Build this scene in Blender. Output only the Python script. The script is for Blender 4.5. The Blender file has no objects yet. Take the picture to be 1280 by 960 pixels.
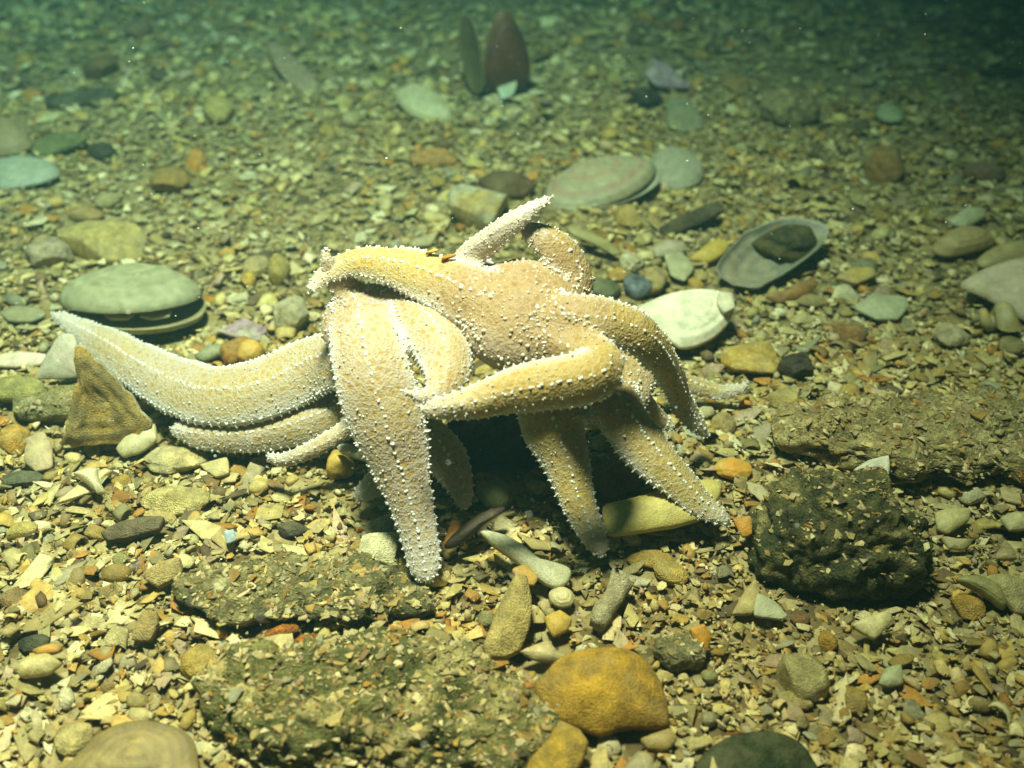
import bpy, bmesh, math, random
import numpy as np
from mathutils import Vector, Matrix, Euler
from mathutils.bvhtree import BVHTree

random.seed(7)
RNG = np.random.default_rng(11)
S = 0.01                      # everything is authored in centimetres, built in metres
scene = bpy.context.scene
COL = scene.collection

# ------------------------------------------------------------------ camera
CAM_H, PITCH, F = 30.0, math.radians(35.0), 1394.0      # height cm, pitch below horizontal, focal length in photo pixels
cam_d = bpy.data.cameras.new('camera')
cam = bpy.data.objects.new('camera', cam_d)
COL.objects.link(cam)
cam.location = (0, 0, CAM_H * S)
cam.rotation_euler = (math.pi / 2 - PITCH, 0, 0)
cam_d.sensor_fit = 'HORIZONTAL'
cam_d.sensor_width = 36
cam_d.lens = 36 * F / 1280
cam_d.clip_start = 0.01
cam_d.clip_end = 100
cam_d.dof.use_dof = True
cam_d.dof.focus_distance = 0.43
cam_d.dof.aperture_fstop = 9.0
scene.camera = cam

# ------------------------------------------------------------------ world: daylight filtered by the green water column
world = bpy.data.worlds.new('World')
scene.world = world
world.use_nodes = True
wn = world.node_tree.nodes
wl = world.node_tree.links
wn.clear()
w_out = wn.new('ShaderNodeOutputWorld')
w_bg = wn.new('ShaderNodeBackground')
w_sky = wn.new('ShaderNodeTexSky')
w_sky.sky_type = 'NISHITA'
w_sky.sun_disc = False
SUN_EL, SUN_AZ = math.radians(68), math.radians(-60)
w_sky.sun_elevation = SUN_EL
w_sky.sun_rotation = SUN_AZ
w_mul = wn.new('ShaderNodeMix')
w_mul.data_type = 'RGBA'
w_mul.blend_type = 'MULTIPLY'
w_mul.inputs[0].default_value = 1.0
w_mul.inputs[7].default_value = (0.10, 0.62, 0.30, 1)
wl.new(w_sky.outputs[0], w_mul.inputs[6])
wl.new(w_mul.outputs[2], w_bg.inputs[0])
w_bg.inputs[1].default_value = 0.010
wl.new(w_bg.outputs[0], w_out.inputs[0])

# weak daylight from the surface, and the diver's lamp whose pool of light the photograph shows
sun_d = bpy.data.lights.new('sun', 'SUN')
sun_d.energy = 0.10
sun_d.angle = math.radians(25)
sun_d.color = (0.45, 1.0, 0.65)
sun = bpy.data.objects.new('sun', sun_d)
COL.objects.link(sun)
sun.rotation_euler = Vector((math.cos(SUN_EL) * math.sin(SUN_AZ), math.cos(SUN_EL) * math.cos(SUN_AZ), math.sin(SUN_EL))).to_track_quat('Z', 'Y').to_euler()

lamp_d = bpy.data.lights.new('diver_lamp', 'SPOT')
lamp_d.energy = 238
lamp_d.color = (1.0, 0.53, 0.37)
lamp_d.spot_size = math.radians(101)
lamp_d.spot_blend = 1.0
lamp_d.shadow_soft_size = 0.06
lamp = bpy.data.objects.new('diver_lamp', lamp_d)
COL.objects.link(lamp)
LAMP_P, LAMP_T = Vector((-9, 30, 80)), Vector((-30, 54, 0))
lamp.location = LAMP_P * S
lamp.rotation_euler = (LAMP_T - LAMP_P).to_track_quat('-Z', 'Y').to_euler()

scene.view_settings.view_transform = 'Standard'
scene.view_settings.look = 'None'
scene.view_settings.exposure = 0.0
scene.view_settings.gamma = 1.0
scene.cycles.use_denoising = True
scene.cycles.max_bounces = 4
scene.cycles.diffuse_bounces = 2
scene.cycles.volume_bounces = 1
scene.cycles.use_adaptive_sampling = False

# ------------------------------------------------------------------ projection helpers (cm)
FWD = np.array([0, math.cos(PITCH), -math.sin(PITCH)])
UPV = np.array([0, math.sin(PITCH), math.cos(PITCH)])
RGT = np.array([1.0, 0, 0])
CAMP = np.array([0, 0, CAM_H])


def ray(px, py):
    return FWD + RGT * ((px - 640) / F) + UPV * ((480 - py) / F)


def P(px, py, z):
    d = ray(px, py)
    return CAMP + d * ((z - CAM_H) / d[2])


def cmpp(p):
    return float(np.dot(np.asarray(p) - CAMP, FWD)) / F


def project(v):
    v = np.atleast_2d(v) - CAMP
    dep = v @ FWD
    return 640 + F * (v @ RGT) / dep, 480 - F * (v @ UPV) / dep, dep


# ------------------------------------------------------------------ noise
def vnoise(p, seed=0):
    p = np.asarray(p, float) + 137.3 + seed * 17.17
    i = np.floor(p).astype(np.int64)
    f = p - i
    f = f * f * (3 - 2 * f)
    out = np.zeros(len(p))
    for dx in (0, 1):
        for dy in (0, 1):
            for dz in (0, 1):
                h = (i[:, 0] + dx) * 374761393 + (i[:, 1] + dy) * 668265263 + (i[:, 2] + dz) * 2147483647 + seed * 1013904223
                h = (h ^ (h >> 13)) * 1274126177
                h = (h ^ (h >> 16)) & 0xFFFF
                w = (f[:, 0] if dx else 1 - f[:, 0]) * (f[:, 1] if dy else 1 - f[:, 1]) * (f[:, 2] if dz else 1 - f[:, 2])
                out += w * (h / 32767.5 - 1)
    return out


def fbm(p, seed=0, octaves=4, gain=0.5):
    p = np.asarray(p, float)
    a, o, t = 1.0, np.zeros(len(p)), 0
    for k in range(octaves):
        o += a * vnoise(p, seed + k * 7)
        t += a
        a *= gain
        p = p * 2.03
    return o / t


MOUND = P(1150, 560, 0)
MOUND2 = P(60, 500, 0)


def G(x, y):
    x = np.atleast_1d(np.asarray(x, float))
    y = np.atleast_1d(np.asarray(y, float))
    q = np.stack([x / 13, y / 13, np.zeros_like(x)], 1)
    z = 0.55 * fbm(q, 3, 3)
    z += 1.1 * np.exp(-(((x - MOUND[0]) / 6.5) ** 2 + ((y - MOUND[1]) / 2.6) ** 2))
    z += 0.6 * np.exp(-(((x - MOUND2[0]) / 4.5) ** 2 + ((y - MOUND2[1]) / 2.5) ** 2))
    return z


def ground(px, py, dz=0.0):
    z = 0.0
    for _ in range(4):
        p = P(px, py, z + dz)
        z = float(G(p[0], p[1])[0])
    return P(px, py, z + dz)


# ------------------------------------------------------------------ materials
def nmat(name):
    m = bpy.data.materials.new(name)
    m.use_nodes = True
    nt = m.node_tree
    b = nt.nodes['Principled BSDF']
    return m, nt, b


def N(nt, t, **kw):
    n = nt.nodes.new(t)
    for k, v in kw.items():
        setattr(n, k, v)
    return n


def colour_material(name, source, rough=0.7, spec=0.25, scale=9.0, bump=0.35, mottling=0.35, pits=0.0, fine=45.0, silt=0.0):
    """piece colour (attribute or object colour) times procedural mottling and grain, with fine relief"""
    m, nt, b = nmat(name)
    L = nt.links
    if source == 'attr':
        src = N(nt, 'ShaderNodeAttribute', attribute_name='col').outputs['Color']
    else:
        src = N(nt, 'ShaderNodeObjectInfo').outputs['Color']
    tc = N(nt, 'ShaderNodeTexCoord')
    vec = N(nt, 'ShaderNodeNewGeometry').outputs['Position']
    n1 = N(nt, 'ShaderNodeTexNoise')
    n1.inputs['Scale'].default_value = scale * 100 * 0.35
    n1.inputs['Detail'].default_value = 5
    n1.inputs['Roughness'].default_value = 0.65
    L.new(vec, n1.inputs['Vector'])
    n2 = N(nt, 'ShaderNodeTexNoise')
    n2.inputs['Scale'].default_value = fine * 100 * 0.35
    n2.inputs['Detail'].default_value = 3
    L.new(vec, n2.inputs['Vector'])
    mr = N(nt, 'ShaderNodeMapRange')
    mr.inputs['From Min'].default_value = 0.25
    mr.inputs['From Max'].default_value = 0.75
    mr.inputs['To Min'].default_value = 1 - mottling
    mr.inputs['To Max'].default_value = 1 + mottling
    L.new(n1.outputs['Fac'], mr.inputs['Value'])
    mr2 = N(nt, 'ShaderNodeMapRange')
    mr2.inputs['From Min'].default_value = 0.3
    mr2.inputs['From Max'].default_value = 0.7
    mr2.inputs['To Min'].default_value = 1 - mottling * 0.5
    mr2.inputs['To Max'].default_value = 1 + mottling * 0.5
    L.new(n2.outputs['Fac'], mr2.inputs['Value'])
    mm = N(nt, 'ShaderNodeMath', operation='MULTIPLY')
    L.new(mr.outputs[0], mm.inputs[0])
    L.new(mr2.outputs[0], mm.inputs[1])
    val = mm.outputs[0]
    hgt = N(nt, 'ShaderNodeMath', operation='ADD')
    L.new(n1.outputs['Fac'], hgt.inputs[0])
    L.new(n2.outputs['Fac'], hgt.inputs[1])
    hout = hgt.outputs[0]
    if pits:
        vo = N(nt, 'ShaderNodeTexVoronoi')
        vo.inputs['Scale'].default_value = 380
        L.new(vec, vo.inputs['Vector'])
        pr = N(nt, 'ShaderNodeMapRange')
        pr.inputs['From Min'].default_value = 0.0
        pr.inputs['From Max'].default_value = 0.22
        pr.inputs['To Min'].default_value = 1 - pits
        pr.inputs['To Max'].default_value = 1
        L.new(vo.outputs['Distance'], pr.inputs['Value'])
        m3 = N(nt, 'ShaderNodeMath', operation='MULTIPLY')
        L.new(val, m3.inputs[0])
        L.new(pr.outputs[0], m3.inputs[1])
        val = m3.outputs[0]
    vm = N(nt, 'ShaderNodeVectorMath', operation='SCALE')
    L.new(src, vm.inputs[0])
    L.new(val, vm.inputs['Scale'])
    colour = vm.outputs[0]
    if silt:       # patches of settled silt on what faces up
        n3 = N(nt, 'ShaderNodeTexNoise')
        n3.inputs['Scale'].default_value = 85
        n3.inputs['Detail'].default_value = 6
        n3.inputs['Roughness'].default_value = 0.7
        L.new(vec, n3.inputs['Vector'])
        sr = N(nt, 'ShaderNodeMapRange')
        sr.inputs['From Min'].default_value = 0.42
        sr.inputs['From Max'].default_value = 0.68
        sr.inputs['To Max'].default_value = silt
        L.new(n3.outputs['Fac'], sr.inputs['Value'])
        sx = N(nt, 'ShaderNodeSeparateXYZ')
        gn = N(nt, 'ShaderNodeNewGeometry')
        L.new(gn.outputs['Normal'], sx.inputs[0])
        up = N(nt, 'ShaderNodeMapRange')
        up.inputs['From Min'].default_value = 0.1
        up.inputs['From Max'].default_value = 0.8
        L.new(sx.outputs['Z'], up.inputs['Value'])
        ml = N(nt, 'ShaderNodeMath', operation='MULTIPLY')
        L.new(sr.outputs[0], ml.inputs[0])
        L.new(up.outputs[0], ml.inputs[1])
        mx = N(nt, 'ShaderNodeMix', data_type='RGBA')
        L.new(ml.outputs[0], mx.inputs[0])
        L.new(colour, mx.inputs[6])
        mx.inputs[7].default_value = (0.25, 0.21, 0.10, 1)
        colour = mx.outputs[2]
    L.new(colour, b.inputs['Base Color'])
    bp = N(nt, 'ShaderNodeBump')
    bp.inputs['Strength'].default_value = bump
    bp.inputs['Distance'].default_value = 0.0012
    L.new(hout, bp.inputs['Height'])
    L.new(bp.outputs[0], b.inputs['Normal'])
    b.inputs['Roughness'].default_value = rough
    b.inputs['Specular IOR Level'].default_value = spec
    return m


M_GRAVEL = colour_material('shell_gravel', 'attr', 0.65, 0.22, 7, 0.4, 0.36, 0, 45, 0.22)
M_SHELL = colour_material('shell', 'attr', 0.5, 0.28, 5, 0.35, 0.3, 0.12, 45, 0.3)
M_STONE = colour_material('stone', 'attr', 0.8, 0.15, 6, 1.0, 0.55, 0.4, 45, 0.6)
M_CRUST = colour_material('encrusted_rock', 'attr', 0.9, 0.1, 5, 1.0, 0.7, 0.6, 30)
M_PIECE = colour_material('loose_piece', 'object', 0.7, 0.18, 6, 0.8, 0.5, .25, 45, 0.6)

# fine shell sand below the gravel
M_SEABED, nt, b = nmat('seabed_shell_sand')
L = nt.links
pos = N(nt, 'ShaderNodeNewGeometry').outputs['Position']
vo = N(nt, 'ShaderNodeTexVoronoi')
vo.inputs['Scale'].default_value = 230
L.new(pos, vo.inputs['Vector'])
cr = N(nt, 'ShaderNodeValToRGB')
el = cr.color_ramp.elements
el[0].position, el[0].color = 0.0, (0.10, 0.07, 0.028, 1)
el[1].position, el[1].color = 1.0, (0.44, 0.34, 0.14, 1)
for p_, c_ in ((0.25, (0.18, 0.125, 0.045, 1)), (0.5, (0.29, 0.20, 0.07, 1)), (0.75, (0.34, 0.26, 0.11, 1))):
    e = el.new(p_)
    e.color = c_
sep = N(nt, 'ShaderNodeSeparateColor')
L.new(vo.outputs['Color'], sep.inputs[0])
L.new(sep.outputs[0], cr.inputs[0])
L.new(cr.outputs[0], b.inputs['Base Color'])
bp = N(nt, 'ShaderNodeBump')
bp.inputs['Strength'].default_value = 0.9
bp.inputs['Distance'].default_value = 0.002
bp.invert = True
L.new(vo.outputs['Distance'], bp.inputs['Height'])
L.new(bp.outputs[0], b.inputs['Normal'])
b.inputs['Roughness'].default_value = 0.85
b.inputs['Specular IOR Level'].default_value = 0.15

# starfish skin: pale network round orange papular patches; attribute 'skin' = (paleness, brownness, lilac)
M_STAR, nt, b = nmat('starfish_skin')
L = nt.links
pos = N(nt, 'ShaderNodeNewGeometry').outputs['Position']
att = N(nt, 'ShaderNodeAttribute', attribute_name='skin')
sp = N(nt, 'ShaderNodeSeparateColor')
L.new(att.outputs['Color'], sp.inputs[0])
vo = N(nt, 'ShaderNodeTexVoronoi', feature='DISTANCE_TO_EDGE')
vo.inputs['Scale'].default_value = 330
nz = N(nt, 'ShaderNodeTexNoise')
nz.inputs['Scale'].default_value = 300
nz.inputs['Detail'].default_value = 4
L.new(pos, nz.inputs['Vector'])
mxv = N(nt, 'ShaderNodeMix', data_type='VECTOR')
mxv.inputs[0].default_value = 0.0016
L.new(pos, mxv.inputs[4])
L.new(nz.outputs['Color'], mxv.inputs[5])
L.new(mxv.outputs[1], vo.inputs['Vector'])
L.new(pos, nz.inputs['Vector'])
mr = N(nt, 'ShaderNodeMapRange')
mr.inputs['From Min'].default_value = 0.0
mr.inputs['From Max'].default_value = 0.46
L.new(vo.outputs['Distance'], mr.inputs['Value'])


def rgbmix(nt, fac, a, bcol):
    mx = N(nt, 'ShaderNodeMix', data_type='RGBA')
    for sock, v in ((0, fac), (6, a), (7, bcol)):
        if hasattr(v, 'is_linked') or hasattr(v, 'links'):
            nt.links.new(v, mx.inputs[sock])
        elif sock == 0:
            mx.inputs[0].default_value = v
        else:
            mx.inputs[sock].default_value = (*v, 1)
    return mx.outputs[2]


patch = rgbmix(nt, nz.outputs['Fac'], (0.43, 0.25, 0.03), (0.48, 0.31, 0.06))
patch = rgbmix(nt, sp.outputs[1], patch, (0.26, 0.16, 0.065))
net = rgbmix(nt, sp.outputs[2], (0.49, 0.375, 0.14), (0.50, 0.42, 0.31))
net = rgbmix(nt, sp.outputs[1], net, (0.40, 0.27, 0.13))
c0 = rgbmix(nt, mr.outputs[0], net, patch)
c1 = rgbmix(nt, sp.outputs[0], c0, (0.66, 0.61, 0.51))
L.new(c1, b.inputs['Base Color'])
vf = N(nt, 'ShaderNodeTexVoronoi')
vf.inputs['Scale'].default_value = 1100
L.new(pos, vf.inputs['Vector'])
ad = N(nt, 'ShaderNodeMath', operation='SUBTRACT')
L.new(nz.outputs['Fac'], ad.inputs[0])
L.new(vf.outputs['Distance'], ad.inputs[1])
ad2 = N(nt, 'ShaderNodeMath', operation='SUBTRACT')
L.new(ad.outputs[0], ad2.inputs[0])
L.new(mr.outputs[0], ad2.inputs[1])
bp = N(nt, 'ShaderNodeBump')
bp.inputs['Strength'].default_value = 0.45
bp.inputs['Distance'].default_value = 0.0007
L.new(ad2.outputs[0], bp.inputs['Height'])
L.new(bp.outputs[0], b.inputs['Normal'])
b.inputs['Roughness'].default_value = 0.6
b.inputs['Specular IOR Level'].default_value = 0.25
b.inputs['Subsurface Weight'].default_value = 0.25
b.inputs['Subsurface Radius'].default_value = (1.0, 0.7, 0.3)
b.inputs['Subsurface Scale'].default_value = 0.003

M_SPINE, nt, b = nmat('starfish_spine')
L = nt.links
att = N(nt, 'ShaderNodeAttribute', attribute_name='col')
L.new(att.outputs['Color'], b.inputs['Base Color'])
b.inputs['Roughness'].default_value = 0.5
b.inputs['Specular IOR Level'].default_value = 0.3


# ------------------------------------------------------------------ mesh helpers
def raw_mesh(name, V, T, mat, col=None, smooth=True, attr='col'):
    """V (n,3) in metres, T (m,3) triangles"""
    me = bpy.data.meshes.new(name)
    V = np.ascontiguousarray(V, dtype=np.float32)
    T = np.ascontiguousarray(T, dtype=np.int32)
    me.vertices.add(len(V))
    me.vertices.foreach_set('co', V.ravel())
    me.loops.add(T.size)
    me.loops.foreach_set('vertex_index', T.ravel())
    me.polygons.add(len(T))
    me.polygons.foreach_set('loop_start', np.arange(0, T.size, 3, dtype=np.int32))
    sm = np.full(len(T), smooth, dtype=bool) if np.isscalar(smooth) else np.asarray(smooth, bool)
    me.polygons.foreach_set('use_smooth', sm)
    me.update(calc_edges=True)
    if col is not None:
        a = me.color_attributes.new(attr, 'FLOAT_COLOR', 'POINT')
        c4 = np.ones((len(V), 4), np.float32)
        c4[:, :3] = np.clip(col, 0, 1)
        a.data.foreach_set('color', c4.ravel())
    me.materials.append(mat)
    return me


def link(name, me, parent=None, loc=None):
    o = bpy.data.objects.new(name, me)
    COL.objects.link(o)
    if loc is not None:
        o.location = loc
    if parent is not None:
        o.parent = parent
    return o


REFS = []          # (short phrase, px, py) of conspicuous things that the small pieces' labels refer to


def tag(o, label, cat, group=None, kind=None):
    if label:
        o['label'] = label
    if cat:
        o['category'] = cat
    if group:
        o['group'] = group
    if kind:
        o['kind'] = kind
    return o


OCC = 0.2
OX0, OY0, OW, OH = -75.0, 10.0, 750, 650
occ = np.full((OH, OW), 99.0)


def occupy(V, T):
    """rasterise a thing's footprint (cm) so that loose gravel is not put through it"""
    A, B_, C_ = V[T[:, 0]], V[T[:, 1]], V[T[:, 2]]
    for wa, wb in ((1, 0), (0, 1), (0, 0), (.33, .33), (.5, .5), (.5, 0), (0, .5), (.6, .2), (.2, .6), (.2, .2)):
        q = A * wa + B_ * wb + C_ * (1 - wa - wb)
        ix = ((q[:, 0] - OX0) / OCC).astype(int)
        iy = ((q[:, 1] - OY0) / OCC).astype(int)
        ok = (ix >= 0) & (ix < OW) & (iy >= 0) & (iy < OH)
        np.minimum.at(occ, (iy[ok], ix[ok]), q[ok, 2])


def occupied(x, y, lim):
    ix = np.clip(((x - OX0) / OCC).astype(int), 0, OW - 1)
    iy = np.clip(((y - OY0) / OCC).astype(int), 0, OH - 1)
    return occ[iy, ix] < lim


def thing_mesh(name, V, T, mat, col, label, cat, smooth=True, parent=None, base=None, block=True, ref=None, group=None):
    """one mesh object from world-cm vertices; origin at its base"""
    if block:
        occupy(V, T)
    col = np.asarray(col, float) * np.array([1.10, 1.0, .74])
    if parent is None:
        if base is None:
            base = np.array([V[:, 0].mean(), V[:, 1].mean(), V[:, 2].min()])
    else:
        base = np.array(parent.location) / S
    me = raw_mesh(name, (V - base) * S, T, mat, col, smooth)
    if parent is None:
        o = link(name, me, None, Vector(base) * S)
        tag(o, label, cat, group, 'thing')
    else:
        o = link(name, me, parent)
        if label:
            o['label'] = label
    if ref:
        x, y, _ = project(V.mean(0))
        REFS.append((ref, float(x[0]), float(y[0])))
    return o


def rings_to_tris(n_rings, n, close=True):
    T = []
    for r in range(n_rings - 1):
        for k in range(n):
            a, b_ = r * n + k, r * n + (k + 1) % n
            c, d = a + n, b_ + n
            T += [(a, b_, d), (a, d, c)]
    return T


def catmull(pts, n, closed=True):
    pts = np.asarray(pts, float)
    m = len(pts)
    out = []
    segs = m if closed else m - 1
    for k in range(n):
        u = k / (n if closed else n - 1) * segs
        i = min(int(u), segs - 1)
        f = u - i
        if closed:
            p0, p1, p2, p3 = pts[(i - 1) % m], pts[i % m], pts[(i + 1) % m], pts[(i + 2) % m]
        else:
            p0, p1, p2, p3 = pts[max(i - 1, 0)], pts[i], pts[min(i + 1, m - 1)], pts[min(i + 2, m - 1)]
        out.append(0.5 * ((2 * p1) + (-p0 + p2) * f + (2 * p0 - 5 * p1 + 4 * p2 - p3) * f * f + (-p0 + 3 * p1 - 3 * p2 + p3) * f ** 3))
    return np.array(out)


def mixc(a, b_, t):
    a, b_ = np.asarray(a, float), np.asarray(b_, float)
    t = np.asarray(t)[:, None]
    return a * (1 - t) + b_ * t


_seed = [100]


def nseed():
    _seed[0] += 1
    return _seed[0]


def sheet(name, label, cat, pts, z=0.4, n=(0, 0, 1), th=0.25, dome=0.3, c=(.5, .45, .3), c2=None, under=None,
          rings=0, rough=0.04, umbo=None, mat=None, solid=False, crisp=True, ref=None, parent=None, block=True, ray_ribs=0, anchor=None, jag=1.0):
    """a plate, shell valve or flat stone: outline on a tilted plane at its own distance, domed and thick"""
    sd = nseed()
    pts = np.asarray(pts, float)
    cen = pts.mean(0) if anchor is None else np.asarray(anchor, float)
    base = ground(cen[0], cen[1], z)
    n = np.asarray(n, float)
    n /= np.linalg.norm(n)

    def onplane(px, py):
        d = ray(px, py)
        return CAMP + d * (np.dot(base - CAMP, n) / np.dot(d, n))
    K = 60
    if crisp:        # broken edges: straight segments with fine jitter
        q = np.concatenate([pts, pts[:1]])
        ln = np.r_[0, np.cumsum(np.linalg.norm(np.diff(q, axis=0), axis=1))]
        u = np.linspace(0, ln[-1], K, endpoint=False)
        ol = np.stack([np.interp(u, ln, q[:, 0]), np.interp(u, ln, q[:, 1])], 1)
        ol = 0.6 * ol + 0.4 * catmull(pts, K * 1, True)[[int(np.argmin(np.abs(catmull(pts, K, True) - o_).sum(1))) for o_ in ol]]
    else:
        ol = catmull(pts, K, True)
    O = np.array([onplane(*p) for p in ol])
    size = np.linalg.norm(O - O.mean(0), axis=1).mean()
    O += (vnoise(O * 2.2 / max(size, .3), sd)[:, None] * 0.03 + vnoise(O * 7 / max(size, .3), sd + 1)[:, None] * 0.018) * (O - O.mean(0)) * (jag if crisp else .4)
    U = O.mean(0) if umbo is None else onplane(*umbo)
    fs = [0.0, .08, .17, .26, .35, .44, .53, .62, .70, .78, .85, .91, .955, .985, 1.0]
    top, bot, ct, cb = [], [], [], []
    c = np.asarray(c, float)
    c2 = c * 0.75 if c2 is None else np.asarray(c2, float)
    under = c * 0.7 if under is None else np.asarray(under, float)
    ang = np.linspace(0, 2 * math.pi, K, endpoint=False)
    for f in fs:
        base_p = U + f * (O - U)
        h = dome * (1 - f ** 2.4) ** 0.8 if f < 1 else 0.0
        nz_ = fbm(base_p * 1.6 / max(size, .5) + sd, sd, 4)
        rg = math.sin(f * rings * 2 * math.pi) if rings else 0
        ribs = np.cos(ang * ray_ribs) * 0.025 * f * (1 if ray_ribs else 0)
        off = h + nz_ * rough * size + rg * 0.032 * min(size, 2) * (f > .15) + ribs * size
        e = th * (0.5 if f < .95 else 0.5 * math.sqrt(max(0, 1 - ((f - .95) / .05) ** 2) * .8 + .2))
        top.append(base_p + n * (off + e)[:, None])
        hb = -th if solid else h
        offb = (np.full(K, -th * (1 - f ** 8)) if solid else (np.full(K, h) + nz_ * rough * size * .4))
        bot.append(base_p + n * (offb - e)[:, None])
        t = np.clip(0.5 + 0.9 * fbm(base_p * 2.4 / max(size, .5), sd + 3, 4) + (0.28 * rg if rings else 0) + 0.25 * (f - .5), 0, 1)
        cc = mixc(c, c2, t)
        if f > .97:
            cc = cc * .5 + under * .5
        ct.append(cc)
        cb.append(np.tile(under, (K, 1)))
    R = len(fs)
    V = np.concatenate(top + bot[::-1])
    Cc = np.concatenate(ct + cb[::-1])
    T = np.array(rings_to_tris(2 * R, K))
    # orientation: normals up on the top side
    a, b_, c_ = V[T[5 * 2 * K][0]], V[T[5 * 2 * K][1]], V[T[5 * 2 * K][2]]
    if np.dot(np.cross(b_ - a, c_ - a), n) < 0:
        T = T[:, ::-1]
    return thing_mesh(name, V, T, mat or M_SHELL, Cc, label, cat, True, parent, None, block, ref)


_ico = {}


def ico(sub):
    if sub not in _ico:
        bm = bmesh.new()
        bmesh.ops.create_icosphere(bm, subdivisions=sub, radius=1)
        bm.verts.ensure_lookup_table()
        V = np.array([v.co[:] for v in bm.verts])
        T = np.array([[v.index for v in f.verts] for f in bm.faces])
        bm.free()
        _ico[sub] = (V, T)
    V, T = _ico[sub]
    return V.copy(), T


def pebble_shape(sub, sd, rough=0.08, cuts=0, rng=None, fine=0.02):
    V, T = ico(sub)
    rng = rng or np.random.default_rng(sd)
    V *= (1 + rough * 2.2 * fbm(V * 1.1, sd, 2) + fine * 2 * fbm(V * 4, sd + 5, 3))[:, None]
    for _ in range(cuts):
        nn = rng.normal(size=3)
        nn /= np.linalg.norm(nn)
        d = rng.uniform(.55, .85)
        ex = V @ nn - d
        V -= np.where(ex > 0, ex * .92, 0)[:, None] * nn
    return V, T


def rotz(a):
    c, s = math.cos(a), math.sin(a)
    return np.array([[c, -s, 0], [s, c, 0], [0, 0, 1]])


def eul(rx, ry, rz):
    return np.array(Euler((math.radians(rx), math.radians(ry), math.radians(rz)), 'XYZ').to_matrix())


def stone(name, label, cat, px, py, w, h, c, c2=None, rot=0, flat=.6, cuts=5, rough=.11, sub=4, emb=.5, mat=None, ref=None,
          fine=.045, tilt=(0, 0), patch=1.0, parent=None, block=True, lift=0.0):
    """rounded or angular stone: w x h are its apparent size in photo pixels, turned into real semi-axes"""
    sd = nseed()
    g0 = ground(px, py)
    s = cmpp(g0)
    a = w * s / 2
    pv = math.atan2(CAM_H, math.hypot(g0[0], g0[1]))
    b_ = (h * s / 2) / math.sqrt(math.sin(pv) ** 2 + (flat * math.cos(pv)) ** 2)
    cz = b_ * flat
    V, T = pebble_shape(sub, sd, rough, cuts, fine=fine)
    lo, hi = V.min(0), V.max(0)
    V = (V - (lo + hi) / 2) / ((hi - lo) / 2)
    cen = ground(px, py, cz * (1 - emb) + lift)
    c = np.asarray(c, float)
    c2 = c * .7 if c2 is None else np.asarray(c2, float)
    t = np.clip(.5 + 1.3 * patch * fbm(V * 1.5, sd + 9, 4), 0, 1)
    Cc = mixc(c, c2, t)
    W = (V * [a, b_, cz]) @ eul(tilt[0], tilt[1], rot).T + cen
    return thing_mesh(name, W, T, mat or M_STONE, Cc, label, cat, True, parent, None, block, ref)


def valve_mesh(a, b_, h, th=.12, rings=9, c=(.5, .5, .4), c2=(.35, .35, .3), inner=(.6, .6, .52), sd=0, band=.5, warp=.03):
    K = 64
    fs = np.r_[0, np.linspace(.06, .94, 17), .97, 1.0]
    ph = np.linspace(0, 2 * math.pi, K, endpoint=False)
    out, inn, co, ci = [], [], [], []
    for f in fs:
        egg = 1 + .10 * np.sin(ph) * np.cos(ph)
        x = a * f * np.cos(ph) * egg
        y = b_ * f * np.sin(ph) * (1 - .12 * np.cos(ph)) + .55 * b_ * (1 - f)
        zf = h * math.sqrt(max(0, 1 - f ** 2.1))
        p = np.stack([x, y, np.full(K, zf)], 1)
        nz_ = fbm(p * .9 / max(a, .5), sd, 3)
        rg = math.sin(f * rings * 2 * math.pi) * .022 * a
        dirv = np.stack([np.cos(ph) * .35, np.sin(ph) * .35, np.full(K, 1.0)], 1)
        q = p + dirv * (nz_ * warp * a + rg * (f > .12))[:, None]
        out.append(q)
        inn.append(p * [1 - .02, 1 - .02, 1] - [0, 0, 1] * np.array([th if f < .96 else th * .5]))
        t = np.clip(.5 + band * .5 * math.sin(f * rings * 2.6 + 1.2 * math.sin(f * 17)) + .8 * fbm(p * 1.7 / max(a, .5), sd + 4, 3), 0, 1)
        co.append(mixc(c, c2, t))
        ci.append(np.tile(np.asarray(inner, float), (K, 1)))
    V = np.concatenate(out + inn[::-1])
    C_ = np.concatenate(co + ci[::-1])
    T = np.array(rings_to_tris(2 * len(fs), K))
    return V, T, C_


def put(V, R, loc):
    return V @ R.T + np.asarray(loc)


def tube(path, radii, n=10, sd=0, rough=.0, squash=1.0, caps=True):
    path = np.asarray(path, float)
    m = len(path)
    V = []
    for i in range(m):
        t = path[min(i + 1, m - 1)] - path[max(i - 1, 0)]
        t /= np.linalg.norm(t) + 1e-9
        up = np.array([0, 0, 1.0]) if abs(t[2]) < .9 else np.array([0, 1.0, 0])
        s_ = np.cross(t, up)
        s_ /= np.linalg.norm(s_)
        u_ = np.cross(s_, t)
        for k in range(n):
            a = 2 * math.pi * k / n
            V.append(path[i] + radii[i] * (math.cos(a) * s_ + squash * math.sin(a) * u_))
    V = np.array(V)
    if rough:
        V += fbm(V * 2.5, sd, 3)[:, None] * rough * np.array([1, 1, 1])
    T = rings_to_tris(m, n)
    if caps:
        V = np.concatenate([V, path[:1], path[-1:]])
        a, b_ = m * n, m * n + 1
        for k in range(n):
            T.append((a, (k + 1) % n, k))
            T.append((b_, (m - 1) * n + k, (m - 1) * n + (k + 1) % n))
    return V, np.array(T)[:, ::-1]


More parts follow.
